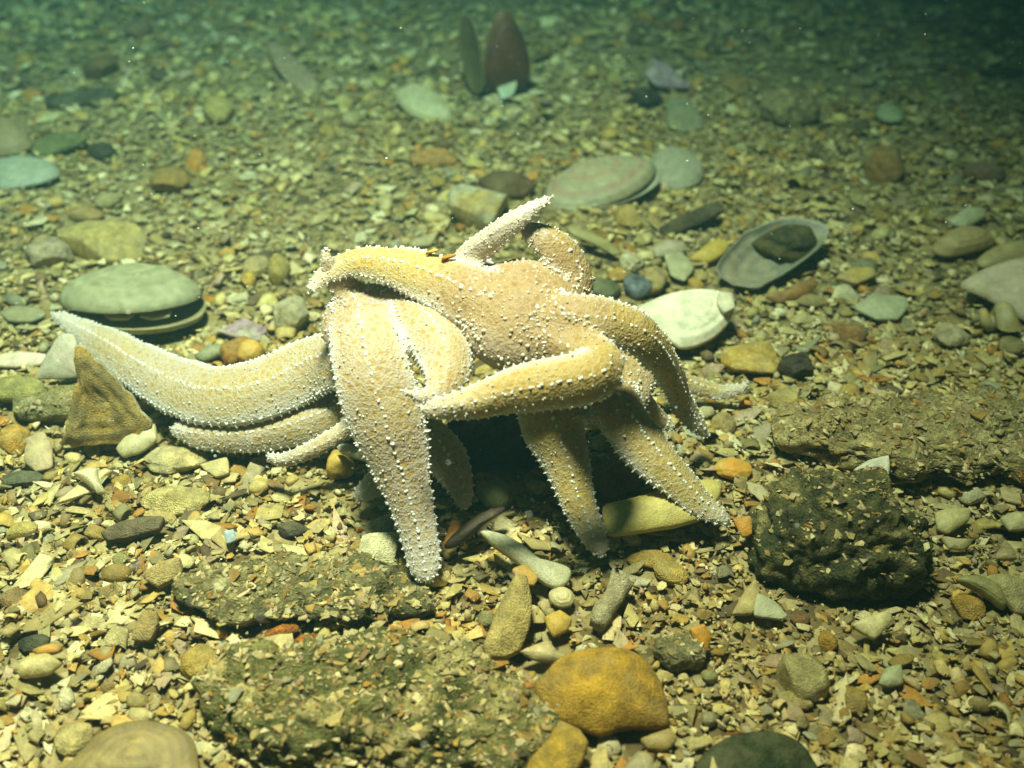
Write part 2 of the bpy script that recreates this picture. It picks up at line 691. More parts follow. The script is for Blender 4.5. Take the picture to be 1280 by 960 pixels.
# ================================================================== SETTING: the seabed sheet
def build_seabed():
    xs = np.unique(np.r_[np.linspace(-900, -70, 14), np.linspace(-70, 70, 201), np.linspace(70, 900, 14)])
    ys = np.unique(np.r_[np.linspace(-300, 8, 8), np.linspace(8, 140, 189), np.linspace(140, 1600, 24)])
    X, Y = np.meshgrid(xs, ys)
    Z = G(X.ravel(), Y.ravel())
    q = np.stack([X.ravel(), Y.ravel(), 0 * X.ravel()], 1)
    Z += .16 * fbm(q * .8, 21, 3) - .12
    V = np.stack([X.ravel(), Y.ravel(), Z], 1) * S
    nx, ny = len(xs), len(ys)
    i = (np.arange(ny - 1)[:, None] * nx + np.arange(nx - 1)[None]).ravel()
    T = np.concatenate([np.stack([i, i + 1, i + nx + 1], 1), np.stack([i, i + nx + 1, i + nx], 1)])
    me = raw_mesh('seabed', V, T, M_SEABED)
    o = link('seabed', me)
    tag(o, 'bed of coarse shell sand under the loose shells', None, kind='structure')


build_seabed()

# ================================================================== STARFISH
SPINE_PROTO = None


def spine_proto(n=5):
    rings = [(0, .95), (.5, .86), (.92, .5)]
    V = []
    for z, r in rings:
        for k in range(n):
            a = 2 * math.pi * k / n
            V.append((r * math.cos(a), r * math.sin(a), z))
    V.append((0, 0, 1.1))
    T = rings_to_tris(len(rings), n)
    m = len(rings) * n
    for k in range(n):
        T.append(((len(rings) - 1) * n + k, (len(rings) - 1) * n + (k + 1) % n, m))
    return np.array(V), np.array(T)


def fuzz_proto():
    V = [(.5, 0, 0), (-.25, .43, 0), (-.25, -.43, 0), (.28, 0, .7), (-.14, .24, .7), (-.14, -.24, .7), (0, 0, 1)]
    T = [(0, 1, 4), (0, 4, 3), (1, 2, 5), (1, 5, 4), (2, 0, 3), (2, 3, 5), (3, 4, 6), (4, 5, 6), (5, 3, 6)]
    return np.array(V), np.array(T)


def basis_from_normal(Nv):
    ref = np.where(np.abs(Nv[:, 2:3]) < .9, np.array([[0, 0, 1.0]]), np.array([[1.0, 0, 0]]))
    A = np.cross(ref, Nv)
    A /= np.linalg.norm(A, axis=1)[:, None]
    B_ = np.cross(Nv, A)
    return A, B_


def scatter_proto(pv, pt, loc, nrm, rad, hgt):
    A, B_ = basis_from_normal(nrm)
    V = loc[:, None] + pv[None, :, 0, None] * A[:, None] * rad[:, None, None] + pv[None, :, 1, None] * B_[:, None] * rad[:, None, None] + pv[None, :, 2, None] * nrm[:, None] * hgt[:, None, None]
    T = pt[None] + (np.arange(len(loc)) * len(pv))[:, None, None]
    return V.reshape(-1, 3), T.reshape(-1, 3)


STAR_V = []


def prof(x, sa):
    """arm section: low ridge above, flat below"""
    ax = abs(x)
    if sa > 0:
        return 1.2 * (.45 * math.sqrt(max(0, 1 - ax * ax)) + .55 * (1 - ax ** 1.4))
    return -.5 * math.sqrt(max(0, 1 - ax ** 2.5))



def arm_points(spec, centre):
    """spec: (px, py, z above zero, half width px) -> resampled centreline, half widths, frames"""
    pts, hw = [], []
    for px, py, z, w in spec:
        p = P(px, py, z)
        pts.append(p)
        hw.append(w * cmpp(p))
    pts = np.array([centre] + pts)
    hw = np.array([hw[0]] + hw)
    L_ = np.linalg.norm(np.diff(pts, axis=0), axis=1).sum()
    m = max(14, int(L_ / .3))
    C = catmull(pts, m, False)
    W = np.clip(catmull(np.stack([hw, hw, hw], 1), m, False)[:, 0], .12, None)
    # even out the spacing
    d = np.r_[0, np.cumsum(np.linalg.norm(np.diff(C, axis=0), axis=1))]
    u = np.linspace(0, d[-1], m)
    C = np.stack([np.interp(u, d, C[:, k]) for k in range(3)], 1)
    W = np.interp(u, d, W) * (1.03 - .16 * np.linspace(0, 1, m) ** 2)
    return C, W, d[-1]


def build_starfish(label, centre_px, disc_r, disc_h, arms, seed, lilac=.3, ref=None, brown=.6, knob=(.66, .59, .44)):
    rng = np.random.default_rng(seed)
    centre = P(*centre_px)
    V_all, T_all, nv = [], [], 0
    samples = []     # centreline samples for skin colouring
    seeds = []       # spine seeds: pos, outward hint, radius, height, colour
    fuzz = []
    for arm in arms:
        spec, hint, hr = arm['p'], np.array(arm.get('n', (0, -.35, 1.0)), float), arm.get('h', .44)
        C, W, length = arm_points(spec, centre)
        m = len(C)
        K = 24
        V = []
        fr = []
        for i in range(m):
            t = C[min(i + 1, m - 1)] - C[max(i - 1, 0)]
            t /= np.linalg.norm(t)
            nn = hint - t * np.dot(hint, t)
            nn /= np.linalg.norm(nn)
            bb = np.cross(t, nn)
            fr.append((t, nn, bb))
            u = i / (m - 1)
            endr = math.sqrt(max(0.02, 1 - max(0, (u - .94) / .06) ** 2)) if u > .94 else 1
            w = W[i] * endr
            for k in range(K):
                a = 2 * math.pi * k / K
                ca, sa = math.cos(a), math.sin(a)
                x = math.copysign(abs(ca) ** .8, ca)
                V.append(C[i] + bb * w * x + nn * w * hr * prof(x, sa))
        V.append(C[0])
        V.append(C[-1] + fr[-1][0] * W[-1] * .4)
        V = np.array(V)
        V[:-2] += (fbm(V[:-2] * .9, seed, 2) * .07)[:, None] * 1.0
        T = rings_to_tris(m, K)
        a0, a1 = m * K, m * K + 1
        for k in range(K):
            T.append((a0, (k + 1) % K, k))
            T.append((a1, (m - 1) * K + k, (m - 1) * K + (k + 1) % K))
        V_all.append(V)
        T_all.append(np.array(T) + nv)
        nv += len(V)
        for i in range(m):
            samples.append((*C[i], *fr[i][2], *fr[i][1], W[i], i / (m - 1), arm.get('pale', 0)))

        def surf(i, a):
            t, nn, bb = fr[i]
            ca, sa = math.cos(a), math.sin(a)
            w = W[i]
            x = math.copysign(abs(ca) ** .8, ca)
            p = C[i] + bb * w * x + nn * w * hr * prof(x, sa)
            o_ = bb * ca * hr + nn * sa * (1 if sa > 0 else 1.6)
            return p, o_ / np.linalg.norm(o_)
        ds = length / (m - 1)
        start = int(min(m * .35, disc_r * .55 / ds))
        # dorsal spines in loose rows, a straight row along the ridge
        for row, (adeg, sp_, jit, rad) in enumerate(((90, .16, .012, .082), (75, .24, .09, .042), (105, .24, .09, .042), (61, .24, .05, .058), (119, .24, .05, .058), (49, .24, .08, .042), (131, .24, .08, .042), (37, .21, .03, .058), (143, .21, .03, .058), (25, .13, .012, .064), (155, .13, .012, .064))):
            s_ = start * ds
            while s_ < length - .1:
                i = min(m - 1, int(s_ / ds))
                if rng.random() < .93:
                    a = math.radians(adeg) + rng.normal() * jit * 1.1
                    p, o_ = surf(i, a)
                    sc = (.62 + .38 * min(1, W[i] / 1.1)) * (rng.uniform(.85, 1.15) if adeg in (90, 25, 155) else .55 + .75 * rng.random() ** 1.6)
                    seeds.append((p + fr[i][0] * rng.uniform(-.08, .08), o_ + fr[i][0] * .15, rad * sc, (.085 + .04 * (rng.random() < .25)) * sc, 2 if adeg in (90, 25, 155) else 0, False))
                s_ += sp_ * (.7 + .3 * min(1, W[i] / 1.1)) * rng.uniform(.8, 1.2)
        # marginal combs of longer, closely set spines
        for adeg, sp_, rad, hg in ((14, .11, .04, .09), (4, .10, .04, .11), (-6, .10, .038, .13), (-18, .11, .036, .14), (166, .11, .04, .09), (176, .10, .04, .11), (186, .10, .038, .13), (198, .11, .036, .14)):
            s_ = start * ds
            while s_ < length - .05:
                i = min(m - 1, int(s_ / ds))
                p, o_ = surf(i, math.radians(adeg) + rng.normal() * .03)
                sc = (.6 + .4 * min(1, W[i] / .9)) * rng.uniform(.85, 1.12)
                seeds.append((p, o_ + fr[i][0] * .12, rad * sc, hg * sc, 1, True))
                s_ += sp_ * (.75 + .25 * min(1, W[i] / .9))
        # the tip bristles all round
        for _ in range(60):
            i = rng.integers(int(m * .86), m)
            p, o_ = surf(i, rng.uniform(0, 2 * math.pi))
            seeds.append((p, o_ + fr[i][0] * .6, .036, .12, 1, True))
        # fine fuzz of pedicellariae and papulae
        for _ in range(int(length * W.mean() * 95)):
            i = rng.integers(start, m)
            p, o_ = surf(i, math.radians(rng.uniform(-20, 200)))
            fuzz.append((p + rng.normal(size=3) * .08, o_))
    # disc
    dv, dt = ico(4)
    dn = np.array([0, -.4, 1.0])
    dn /= np.linalg.norm(dn)
    dA = np.array([1.0, 0, 0])
    dB = np.cross(dn, dA)
    V = centre + dv[:, :1] * dA * disc_r + dv[:, 1:2] * dB * disc_r + dv[:, 2:] * dn * disc_h
    V_all.append(V)
    T_all.append(dt + nv)
    for _ in range(int(disc_r ** 2 * 85)):
        q = rng.normal(size=3)
        q /= np.linalg.norm(q)
        q[2] = abs(q[2])
        o_ = q[0] * dA + q[1] * dB + q[2] * dn
        p = centre + q[0] * dA * disc_r + q[1] * dB * disc_r + q[2] * dn * disc_h
        r_ = .035 + .07 * rng.random() ** 2
        seeds.append((p, o_, r_, r_ * 1.6, 0, False))
    for _ in range(int(disc_r ** 2 * 220)):
        q = rng.normal(size=3)
        q /= np.linalg.norm(q)
        q[2] = abs(q[2])
        fuzz.append((centre + q[0] * dA * disc_r + q[1] * dB * disc_r + q[2] * dn * disc_h, q[0] * dA + q[1] * dB + q[2] * dn))
    V = np.concatenate(V_all)
    T = np.concatenate(T_all)
    # fuse into one continuous skin
    tmp_me = bpy.data.meshes.new('tmp')
    tmp_me.from_pydata(V.tolist(), [], T.tolist())
    tmp = bpy.data.objects.new('tmp', tmp_me)
    COL.objects.link(tmp)
    rm = tmp.modifiers.new('r', 'REMESH')
    rm.mode = 'VOXEL'
    rm.voxel_size = .125
    sm = tmp.modifiers.new('s', 'SMOOTH')
    sm.factor = .5
    sm.iterations = 6
    dg = bpy.context.evaluated_depsgraph_get()
    ev = tmp.evaluated_get(dg)
    me = bpy.data.meshes.new_from_object(ev)
    bpy.data.objects.remove(tmp)
    bpy.data.meshes.remove(tmp_me)
    n = len(me.vertices)
    co = np.empty(n * 3, np.float32)
    me.vertices.foreach_get('co', co)
    co = co.reshape(-1, 3).astype(float)
    me.calc_loop_triangles()
    tri = np.empty(len(me.loop_triangles) * 3, np.int32)
    me.loop_triangles.foreach_get('vertices', tri)
    tri = tri.reshape(-1, 3)
    bvh = BVHTree.FromPolygons([tuple(v) for v in co], [tuple(t) for t in tri])
    # skin attribute
    smp = np.array(samples)
    near = np.empty(n, int)
    for k in range(0, n, 4000):
        dd = ((co[k:k + 4000, None] - smp[None, :, :3]) / smp[None, :, 9:10].clip(.4)) ** 2
        near[k:k + 4000] = dd.sum(2).argmin(1)
    sN = smp[near]
    rel = co - sN[:, :3]
    side = np.abs((rel * sN[:, 3:6]).sum(1)) / sN[:, 9]
    dors = (rel * sN[:, 6:9]).sum(1) / sN[:, 9]
    u = sN[:, 10]
    pale = smp[near][:, 11] + np.clip((u - .78) / .22, 0, 1) * .75 + np.clip((side - .62) / .3, 0, 1) ** 1.3 * .85 + np.clip(-dors * 2.5, 0, 1) * .35
    rdisc = np.linalg.norm(co - centre, axis=1) / disc_r
    pale = pale * np.clip((rdisc - .75) * 1.6, 0, 1)
    br = np.clip((1.75 - rdisc) * 1.4, 0, 1) * brown
    li = np.clip(lilac + .6 * fbm(co * .5, seed + 3, 2), 0, 1)
    skin = np.stack([np.clip(pale + .12 * fbm(co * 1.5, seed, 2), 0, .85), br, li], 1)
    co += (fbm(co * 2.2, seed + 8, 2) * .035)[:, None] * np.array([0, 0, 1.0])
    STAR_V.append(co)
    occupy(co, tri)
    base = np.array([centre[0], centre[1], co[:, 2].min()])
    bme = raw_mesh('starfish', (co - base) * S, tri, M_STAR, skin, True, 'skin')
    bpy.data.meshes.remove(me)
    root = link('starfish', bme, None, Vector(base) * S)
    tag(root, label, 'starfish', 'starfish piled on one another')
    # spines
    loc, nrm, rad, hgt, col = [], [], [], [], []
    for p, o_, r_, h_, kind, long_ in seeds:
        q, nq, fi, dist = bvh.find_nearest(Vector(p))
        if q is None or dist > .45:
            continue
        o2 = np.array(nq) * .75 + o_ * (.55 if long_ else .3) + rng.normal(size=3) * .1
        o2 /= np.linalg.norm(o2)
        loc.append(np.array(q) - o2 * .05)
        nrm.append(o2)
        rad.append(r_)
        hgt.append(h_)
        j = rng.uniform(.85, 1.05)
        col.append(np.array(knob) * j if kind == 0 else np.array((.82, .79, .69)) * j if kind == 2 else np.array((.86, .83, .74)) * j)
    loc, nrm, rad, hgt = map(np.array, (loc, nrm, rad, hgt))
    pv, pt = spine_proto()
    V, T = scatter_proto(pv, pt, loc, nrm, rad, hgt)
    Cc = np.repeat(np.array(col), len(pv), 0)
    so = link('spines', raw_mesh('spines', (V - base) * S, T, M_SPINE, Cc), root)
    so['kind'] = 'stuff'
    so['label'] = 'blunt white spines in rows along the arms'
    loc, nrm = [], []
    for p, o_ in fuzz:
        q, nq, fi, dist = bvh.find_nearest(Vector(p))
        if q is None or dist > .45:
            continue
        o2 = np.array(nq) + rng.normal(size=3) * .35
        loc.append(np.array(q) - np.array(nq) * .02)
        nrm.append(o2 / np.linalg.norm(o2))
    loc, nrm = np.array(loc), np.array(nrm)
    k = len(loc)
    pv, pt = fuzz_proto()
    V, T = scatter_proto(pv, pt, loc, nrm, rng.uniform(.014, .026, k), rng.uniform(.03, .07, k))
    base_c = np.array([(.52, .40, .22), (.48, .31, .13), (.60, .54, .45)])[rng.integers(0, 3, k)]
    fo = link('fuzz', raw_mesh('fuzz', (V - base) * S, T, M_SPINE, np.repeat(base_c, len(pv), 0)), root)
    fo['kind'] = 'stuff'
    fo['label'] = 'fine pale fuzz of tiny skin pincers'
    if ref:
        REFS.append((ref, *centre_px[:2]))
    return root


# A: the upper one with its disc in view
build_starfish('topmost starfish with its brown spiny disc in view and one arm folded across the front',
               (652, 394, 8.6), 2.4, 1.4, [
    dict(p=[(600, 376, 9.2, 42), (560, 357, 9.3, 38), (510, 337, 9.4, 33), (455, 327, 9.2, 24), (412, 340, 8.8, 19), (381, 370, 8.2, 9)], n=(-.15, -.6, 1)),
    dict(p=[(600, 348, 8.8, 26), (578, 331, 9.3, 20), (610, 304, 10.6, 20), (646, 275, 11.6, 17), (694, 244, 12.3, 6)], n=(-.3, -.6, .6), h=.7, pale=.6),
    dict(p=[(705, 372, 8.9, 32), (716, 348, 9.3, 32), (698, 316, 10.2, 31), (670, 296, 10.8, 24), (647, 283, 11.2, 13)], n=(.5, -.5, .8), h=.55),
    dict(p=[(705, 400, 9.2, 36), (760, 403, 9.0, 33), (808, 426, 7.9, 31), (838, 468, 5.6, 26), (858, 514, 3.2, 20), (888, 547, 1.8, 11)], n=(.25, -.7, .8)),
    dict(p=[(700, 428, 8.6, 34), (748, 452, 8.4, 34), (735, 470, 8.6, 36), (660, 484, 8.5, 34), (590, 503, 8.2, 25), (524, 512, 7.8, 13)], n=(0, -.95, .6), h=.6),
], 5, .15, 'the topmost starfish', .85)

# B: the left one: big arm to the left, broad arm down to the front
build_starfish('starfish whose longest arm stretches to the gaping clam, a broad arm hanging down in front',
               (462, 405, 7.0), 1.9, .9, [
    dict(p=[(440, 440, 5.2, 44), (390, 460, 3.9, 43), (320, 489, 3.0, 43), (255, 493, 2.4, 41), (190, 466, 2.0, 35), (130, 428, 1.8, 24), (62, 389, 1.6, 7)], n=(0, -.6, 1), h=.42),
    dict(p=[(452, 398, 8.2, 42), (462, 450, 7.6, 50), (482, 520, 6.0, 52), (502, 585, 4.2, 40), (519, 645, 2.6, 31), (530, 700, 1.3, 27), (537, 734, .6, 18)], n=(-.15, -.5, 1), h=.32),
    dict(p=[(505, 388, 7.9, 34), (541, 414, 8.2, 40), (558, 460, 7.9, 36), (545, 492, 7.7, 20), (525, 496, 7.9, 12), (495, 490, 8.1, 8)], n=(.2, -.7, 1), h=.5),
    dict(p=[(440, 375, 7.6, 24), (420, 345, 8.6, 17), (409, 322, 9.4, 11), (408, 303, 9.9, 5)], n=(0, -.5, 1)),
], 6, .8, 'the left starfish', .4, (.60, .56, .50))

# D: the one buried below it
build_starfish('mostly hidden starfish underneath the left one, showing a rounded side and a curled tip',
               (470, 490, 3.0), 1.7, .8, [
    dict(p=[(430, 508, 2.4, 30), (370, 532, 1.8, 27), (300, 545, 1.3, 24), (250, 544, 1.1, 20), (212, 534, 1.1, 11)], n=(0, -.9, 1), h=.6),
    dict(p=[(450, 520, 2.8, 16), (425, 542, 2.6, 13), (385, 564, 2.2, 13), (350, 576, 1.9, 12), (330, 566, 2.1, 8)], n=(-.2, -.9, .5), h=.7),
    dict(p=[(495, 560, 2.2, 26), (478, 596, 1.4, 22), (442, 626, .7, 13)], n=(0, -.6, 1), h=.7),
    dict(p=[(530, 540, 2.6, 26), (562, 580, 2.0, 28), (578, 615, 1.3, 18), (578, 640, .8, 11)], n=(.3, -.7, 1), h=.6),
], 8, .8, None, .2, (.60, .56, .50))

# C: the lower right one
build_starfish('lower right starfish of the pile, two orange arms reaching down over the yellow slab',
               (745, 470, 4.7), 2.4, 1.1, [
    dict(p=[(705, 500, 5.0, 44), (690, 525, 4.6, 44), (706, 570, 3.5, 33), (722, 625, 2.2, 26), (742, 672, 1.2, 20), (755, 701, .6, 13)], n=(-.05, -.5, 1), h=.5),
    dict(p=[(765, 500, 5.0, 36), (790, 540, 3.9, 37), (825, 582, 2.9, 33), (872, 628, 1.8, 24), (916, 657, 1.1, 11)], n=(.25, -.45, 1), h=.5),
    dict(p=[(785, 488, 3.8, 22), (808, 508, 2.9, 18), (828, 526, 2.0, 14), (846, 540, 1.5, 8)], n=(.3, -.5, 1), h=.55),
    dict(p=[(800, 462, 3.2, 18), (845, 474, 2.0, 16), (885, 487, 1.4, 13), (918, 490, 1.3, 11), (938, 476, 1.6, 5)], n=(.1, -.6, 1), h=.6),
], 9, .05, 'the lower right starfish', .5)

# ================================================================== LARGE SHELLS, STONES AND SLABS
cream, ochre, tan, white = (.58, .51, .32), (.46, .29, .07), (.40, .31, .15), (.72, .68, .56)
orange, brown, dark, grey = (.50, .24, .04), (.20, .12, .05), (.045, .04, .035), (.26, .26, .21)
greeng, pink, blueg = (.22, .25, .15), (.48, .36, .32), (.34, .40, .42)


def thing(name, label, cat, loc, ref=None, px=None):
    e = bpy.data.objects.new(name, None)
    COL.objects.link(e)
    e.location = Vector(loc) * S
    e.empty_display_size = .01
    tag(e, label, cat)
    if ref:
        x, y, _ = project(loc)
        REFS.append((ref, float(x[0]), float(y[0])))
    return e


def add_valve(parent, nm, dims, R, loc, sd, block=True, label=None, **kw):
    V, T, C_ = valve_mesh(*dims, sd=sd, **kw)
    return thing_mesh(nm, put(V, R, loc), T, M_SHELL, C_, label, None, True, parent, None, block)


# gaping clam
g = ground(160, 385)
cl = thing('clam', 'grey-green clam gaping open behind the tip of the longest starfish arm', 'clam', g, 'the gaping clam')
s_ = cmpp(g)
add_valve(cl, 'upper_valve', (85 * s_, 2.3, 1.25), eul(-9, 0, -2), ground(157, 384, 1.3) + np.array([0, 1.1, 0]), 41, False,
          c=(.36, .37, .27), c2=(.26, .28, .20), inner=(.24, .21, .13), rings=9, band=.9)
add_valve(cl, 'lower_valve', (80 * s_, 2.5, .75), eul(180, 0, 0) @ eul(6, 0, 182), ground(172, 393, .8) + np.array([0, .6, 0]), 42, True,
          c=(.33, .31, .20), c2=(.24, .23, .15), inner=(.34, .31, .20), rings=11)

sheet('shell_fragment', 'slim yellow flake inside the gaping clam', 'shell flake', [(130, 394), (150, 390), (168, 393), (160, 400), (138, 400)], 1.0, (0, -.3, 1), .1, .1, (.5, .4, .16), tan, block=False)
sheet('shell_fragment', 'slim whitish flake inside the gaping clam', 'shell flake', [(174, 396), (190, 388), (214, 388), (212, 396), (190, 400)], 1.05, (0, -.3, 1), .1, .1, (.5, .48, .36), tan, block=False)

# big banded clam far back
g = ground(748, 232)
s_ = cmpp(g)
cl = thing('clam', 'large closed clam with pink and green bands lying behind the starfish pile', 'clam', g, 'the large banded clam')
R = eul(6, -10, 17)
add_valve(cl, 'upper_valve', (74 * s_, 2.1, 1.0), R, ground(750, 232, .6), 43, True, c=(.32, .32, .22), c2=(.36, .23, .18), inner=(.4, .4, .35), rings=7, band=.9)
add_valve(cl, 'lower_valve', (75 * s_, 2.15, .7), R @ eul(180, 0, 180), ground(750, 235, .48), 44, True, c=(.42, .42, .34), c2=(.32, .32, .26), inner=(.4, .4, .35), rings=7)
sheet('shell_valve', 'dull grey-pink shell valve touching the right end of the large banded clam', 'shell', [(812, 200), (828, 186), (856, 190), (878, 205), (876, 226), (852, 236), (824, 228)],
      .35, (0, -.2, 1), .15, .6, (.36, .33, .27), (.30, .30, .24), rings=5, crisp=False)

# standing dark mussel far back
g = ground(618, 118)
s_ = cmpp(g)
mu = thing('mussel', 'dark brown mussel standing upright and open at the far edge', 'mussel', g, 'the upright mussel')
sheet('valve', None, None, [(576, 28), (584, 18), (592, 28), (600, 60), (604, 92), (602, 114), (590, 114), (580, 88), (574, 56)], .2, (-.75, -.65, .12), .18, -.35, (.07, .06, .03), (.12, .10, .045), (.22, .21, .12),
      crisp=False, parent=mu, anchor=(594, 118))
sheet('valve', None, None, [(622, 16), (634, 14), (648, 34), (660, 66), (662, 92), (650, 112), (628, 118), (608, 108), (604, 80), (610, 46)], .2, (.42, -.9, .12), .2, .75, (.12, .045, .014), (.05, .024, .012), (.15, .12, .05),
      rings=5, crisp=False, parent=mu, anchor=(632, 118))
sheet('shell_fragment', 'small turquoise-white shell chip at the foot of the upright mussel', 'shell chip', [(622, 110), (646, 102), (642, 118), (628, 125)], .8, (0, -.8, 1), .12, .1, (.50, .58, .50))
stone('pebble', 'orange-brown pebble resting against the upright mussel', 'pebble', 643, 93, 28, 18, orange, brown, lift=1.0)

# half shell with a dark lump in it
hs = sheet('shell_valve', 'pearly blue-grey half shell lying open like a dish with a dark lump inside', 'shell',
      [(893, 336), (908, 312), (938, 287), (978, 274), (1020, 275), (1038, 285), (1033, 302), (1008, 322), (980, 342), (948, 359), (915, 357)],
      1.35, (.05, -.28, 1), .16, -1.15, (.20, .22, .19), (.32, .27, .22), (.44, .48, .50), crisp=True, jag=1.6, rings=3, rough=.05, ref='the pearly half shell')
stone('rock_fragment', 'dark greenish lump lying inside the pearly half shell', 'stone', 978, 302, 78, 44, (.05, .055, .035), (.12, .10, .04), rot=12, cuts=3, rough=.2, lift=.7, mat=M_CRUST, block=False)
stone('pebble', 'small orange piece resting on the dark lump in the half shell', 'pebble', 975, 290, 24, 12, (.40, .22, .05), brown, lift=1.5, block=False)
sheet('shell_fragment', 'curved rust-brown shell piece wedged under the pearly half shell', 'shell piece', [(958, 372), (985, 362), (1015, 347), (1022, 356), (1008, 372), (975, 380)], .5, (.1, -.5, 1), .14, .35, (.36, .20, .05), brown)

# white shell beside right arm
wh = sheet('shell_valve', 'bright white hollow shell beside the right arm of the topmost starfish', 'shell', [(796, 392), (815, 376), (848, 366), (882, 364), (908, 368), (917, 384), (911, 404), (890, 424), (858, 436), (838, 428)],
      1.45, (.0, -.42, 1), .3, .55, (.80, .79, .72), (.70, .70, .62), (.42, .34, .14), crisp=False, rough=.03, umbo=(872, 392), rings=4, ref='the bright white shell')
sheet('shell_fragment', 'small white hinge stub at the right end of the bright white shell', 'shell piece', [(898, 366), (915, 368), (918, 386), (905, 392), (896, 380)], 2.2, (.1, -.4, 1), .22, .12, (.68, .66, .56), block=False)

# dark stick and leaf-like chips behind
sheet('slate_chip', 'long dark flat chip lying behind the pearly half shell', 'stone chip', [(824, 286), (850, 272), (880, 258), (898, 252), (905, 264), (885, 277), (850, 292), (830, 298)], .55, (0, -.5, 1), .35, .15, (.055, .05, .035), (.09, .07, .04), mat=M_STONE, ref='the long dark chip')
sheet('shell_fragment', 'pointed yellow shell chip left of the pearly half shell', 'shell chip', [(862, 325), (880, 308), (900, 298), (912, 306), (905, 318), (888, 328)], .6, (0, -.35, 1), .14, .3, (.52, .40, .08), (.46, .33, .08))
sheet('shell_fragment', 'thin greenish shell blade slanting right of the upper arm tips', 'shell blade', [(708, 283), (735, 290), (762, 303), (776, 316), (768, 320), (745, 308), (715, 294)], .8, (.2, -.6, 1), .15, .12, (.33, .30, .13), (.25, .23, .10))
stone('pebble', 'blocky yellow-brown pebble between the banded clam and the dark chip', 'pebble', 786, 271, 38, 34, (.42, .29, .09), tan, cuts=8)
stone('pebble', 'smooth orange pebble left of the dark blue snail', 'pebble', 772, 343, 27, 18, (.47, .29, .08), ochre, cuts=3)
sn = stone('snail', 'tiny dark blue snail shell left of the bright white shell', 'snail', 796, 358, 34, 32, (.03, .04, .07), (.16, .19, .24), rot=30, cuts=2, rough=.16, mat=M_SHELL)
stone('pebble', 'rough tan stone directly behind the bright white shell', 'stone', 820, 352, 34, 40, (.46, .36, .18), tan, cuts=7)
stone('coral_lump', 'bumpy white crust lump behind the right starfish arm', 'lump', 790, 326, 32, 24, white, cream, cuts=2, rough=.25, fine=.1)
stone('pebble', 'dark green pebble tucked behind the right starfish arm', 'pebble', 754, 362, 42, 28, (.10, .13, .08), (.16, .18, .11), rot=-20, cuts=2)
sheet('shell_fragment', 'flat grey-green shell flake above the bright white shell', 'shell flake', [(830, 318), (852, 316), (868, 335), (856, 352), (838, 344)], .5, (.1, -.2, 1), .12, .2, (.40, .40, .28), (.34, .33, .22))
sheet('shell_fragment', 'rounded pink-grey flake below the long dark chip', 'shell flake', [(815, 312), (832, 300), (855, 303), (858, 314), (838, 320), (820, 322)], .4, (.1, -.2, 1), .14, .25, (.40, .34, .28), (.36, .33, .25))

# left background stones
stone('stone', 'lumpy yellow stone behind the gaping clam', 'stone', 128, 302, 106, 52, (.52, .42, .17), (.44, .37, .20), cuts=8, rough=.16, flat=.7, ref='the lumpy yellow stone')
stone('stone', 'pinkish grey stone left of the lumpy yellow stone', 'stone', 60, 318, 60, 36, (.42, .34, .29), (.40, .35, .24), cuts=7, rot=-20)
stone('pebble', 'dull orange flat pebble on the far side of the lumpy yellow stone', 'pebble', 107, 268, 46, 18, (.38, .24, .11), tan, cuts=2)
stone('pebble', 'rounded amber-brown pebble on the open gravel at the left', 'pebble', 213, 227, 48, 34, (.42, .24, .05), (.36, .24, .08), rot=-15, cuts=2, rough=.1, ref='the amber-brown pebble')
stone('pebble', 'dark brown pebble in the far left corner', 'pebble', 126, 84, 42, 30, (.24, .14, .05), (.16, .10, .05), cuts=2, ref='the dark brown far pebble')
stone('pebble', 'round reddish pebble at the far left edge', 'pebble', 173, 38, 34, 28, (.30, .18, .13), brown, cuts=2)
sheet('shell_valve', 'pale oval shell left of the upright mussel', 'shell', [(495, 118), (510, 108), (535, 112), (560, 132), (566, 150), (548, 156), (518, 146), (500, 132)], .4, (.1, -.3, 1), .2, .8, (.50, .47, .33), (.42, .40, .28), rings=5, crisp=False, ref='the pale oval shell')
stone('pebble', 'flat orange pebble below the pale oval shell', 'pebble', 541, 196, 60, 26, (.48, .26, .07), (.40, .24, .09), cuts=3, flat=.5, ref='the flat orange pebble')
stone('pebble', 'squarish yellow pebble on the far gravel', 'pebble', 274, 139, 38, 34, (.48, .38, .14), (.42, .34, .16), cuts=7, rot=20, ref='the squarish yellow pebble')
sheet('stone_slab', 'long pinkish brown flat stone on the far gravel', 'stone', [(333, 56), (352, 58), (385, 88), (400, 110), (385, 120), (360, 105), (342, 82)], .5, (0, -.3, 1), .35, .3, (.38, .26, .19), (.34, .28, .20), mat=M_STONE, ref='the pinkish brown stone')
sheet('wood_splinter', 'dark sunken stick lying far back at the left', 'stick', [(55, 124), (90, 116), (130, 110), (150, 116), (140, 126), (95, 133), (60, 134)], .4, (0, -.3, 1), .3, .15, (.05, .05, .04), (.09, .08, .05), mat=M_STONE)
sheet('stone_slab', 'dark green flat stone at the left far side', 'stone', [(38, 190), (55, 172), (90, 166), (112, 172), (95, 184), (60, 196)], .5, (0, -.4, 1), .3, .2, (.12, .16, .06), (.18, .18, .08), mat=M_STONE, ref='the dark green flat stone')
stone('pebble', 'black pebble right of the dark green flat stone', 'pebble', 128, 190, 36, 22, (.04, .045, .035), dark, cuts=6)
sheet('shell_valve', 'brown shell cut off by the left edge', 'shell', [(-25, 160), (5, 150), (32, 164), (40, 182), (18, 194), (-15, 192)], .5, (0, -.2, 1), .2, 1.0, (.28, .22, .13), (.22, .18, .11), rings=5, crisp=False)
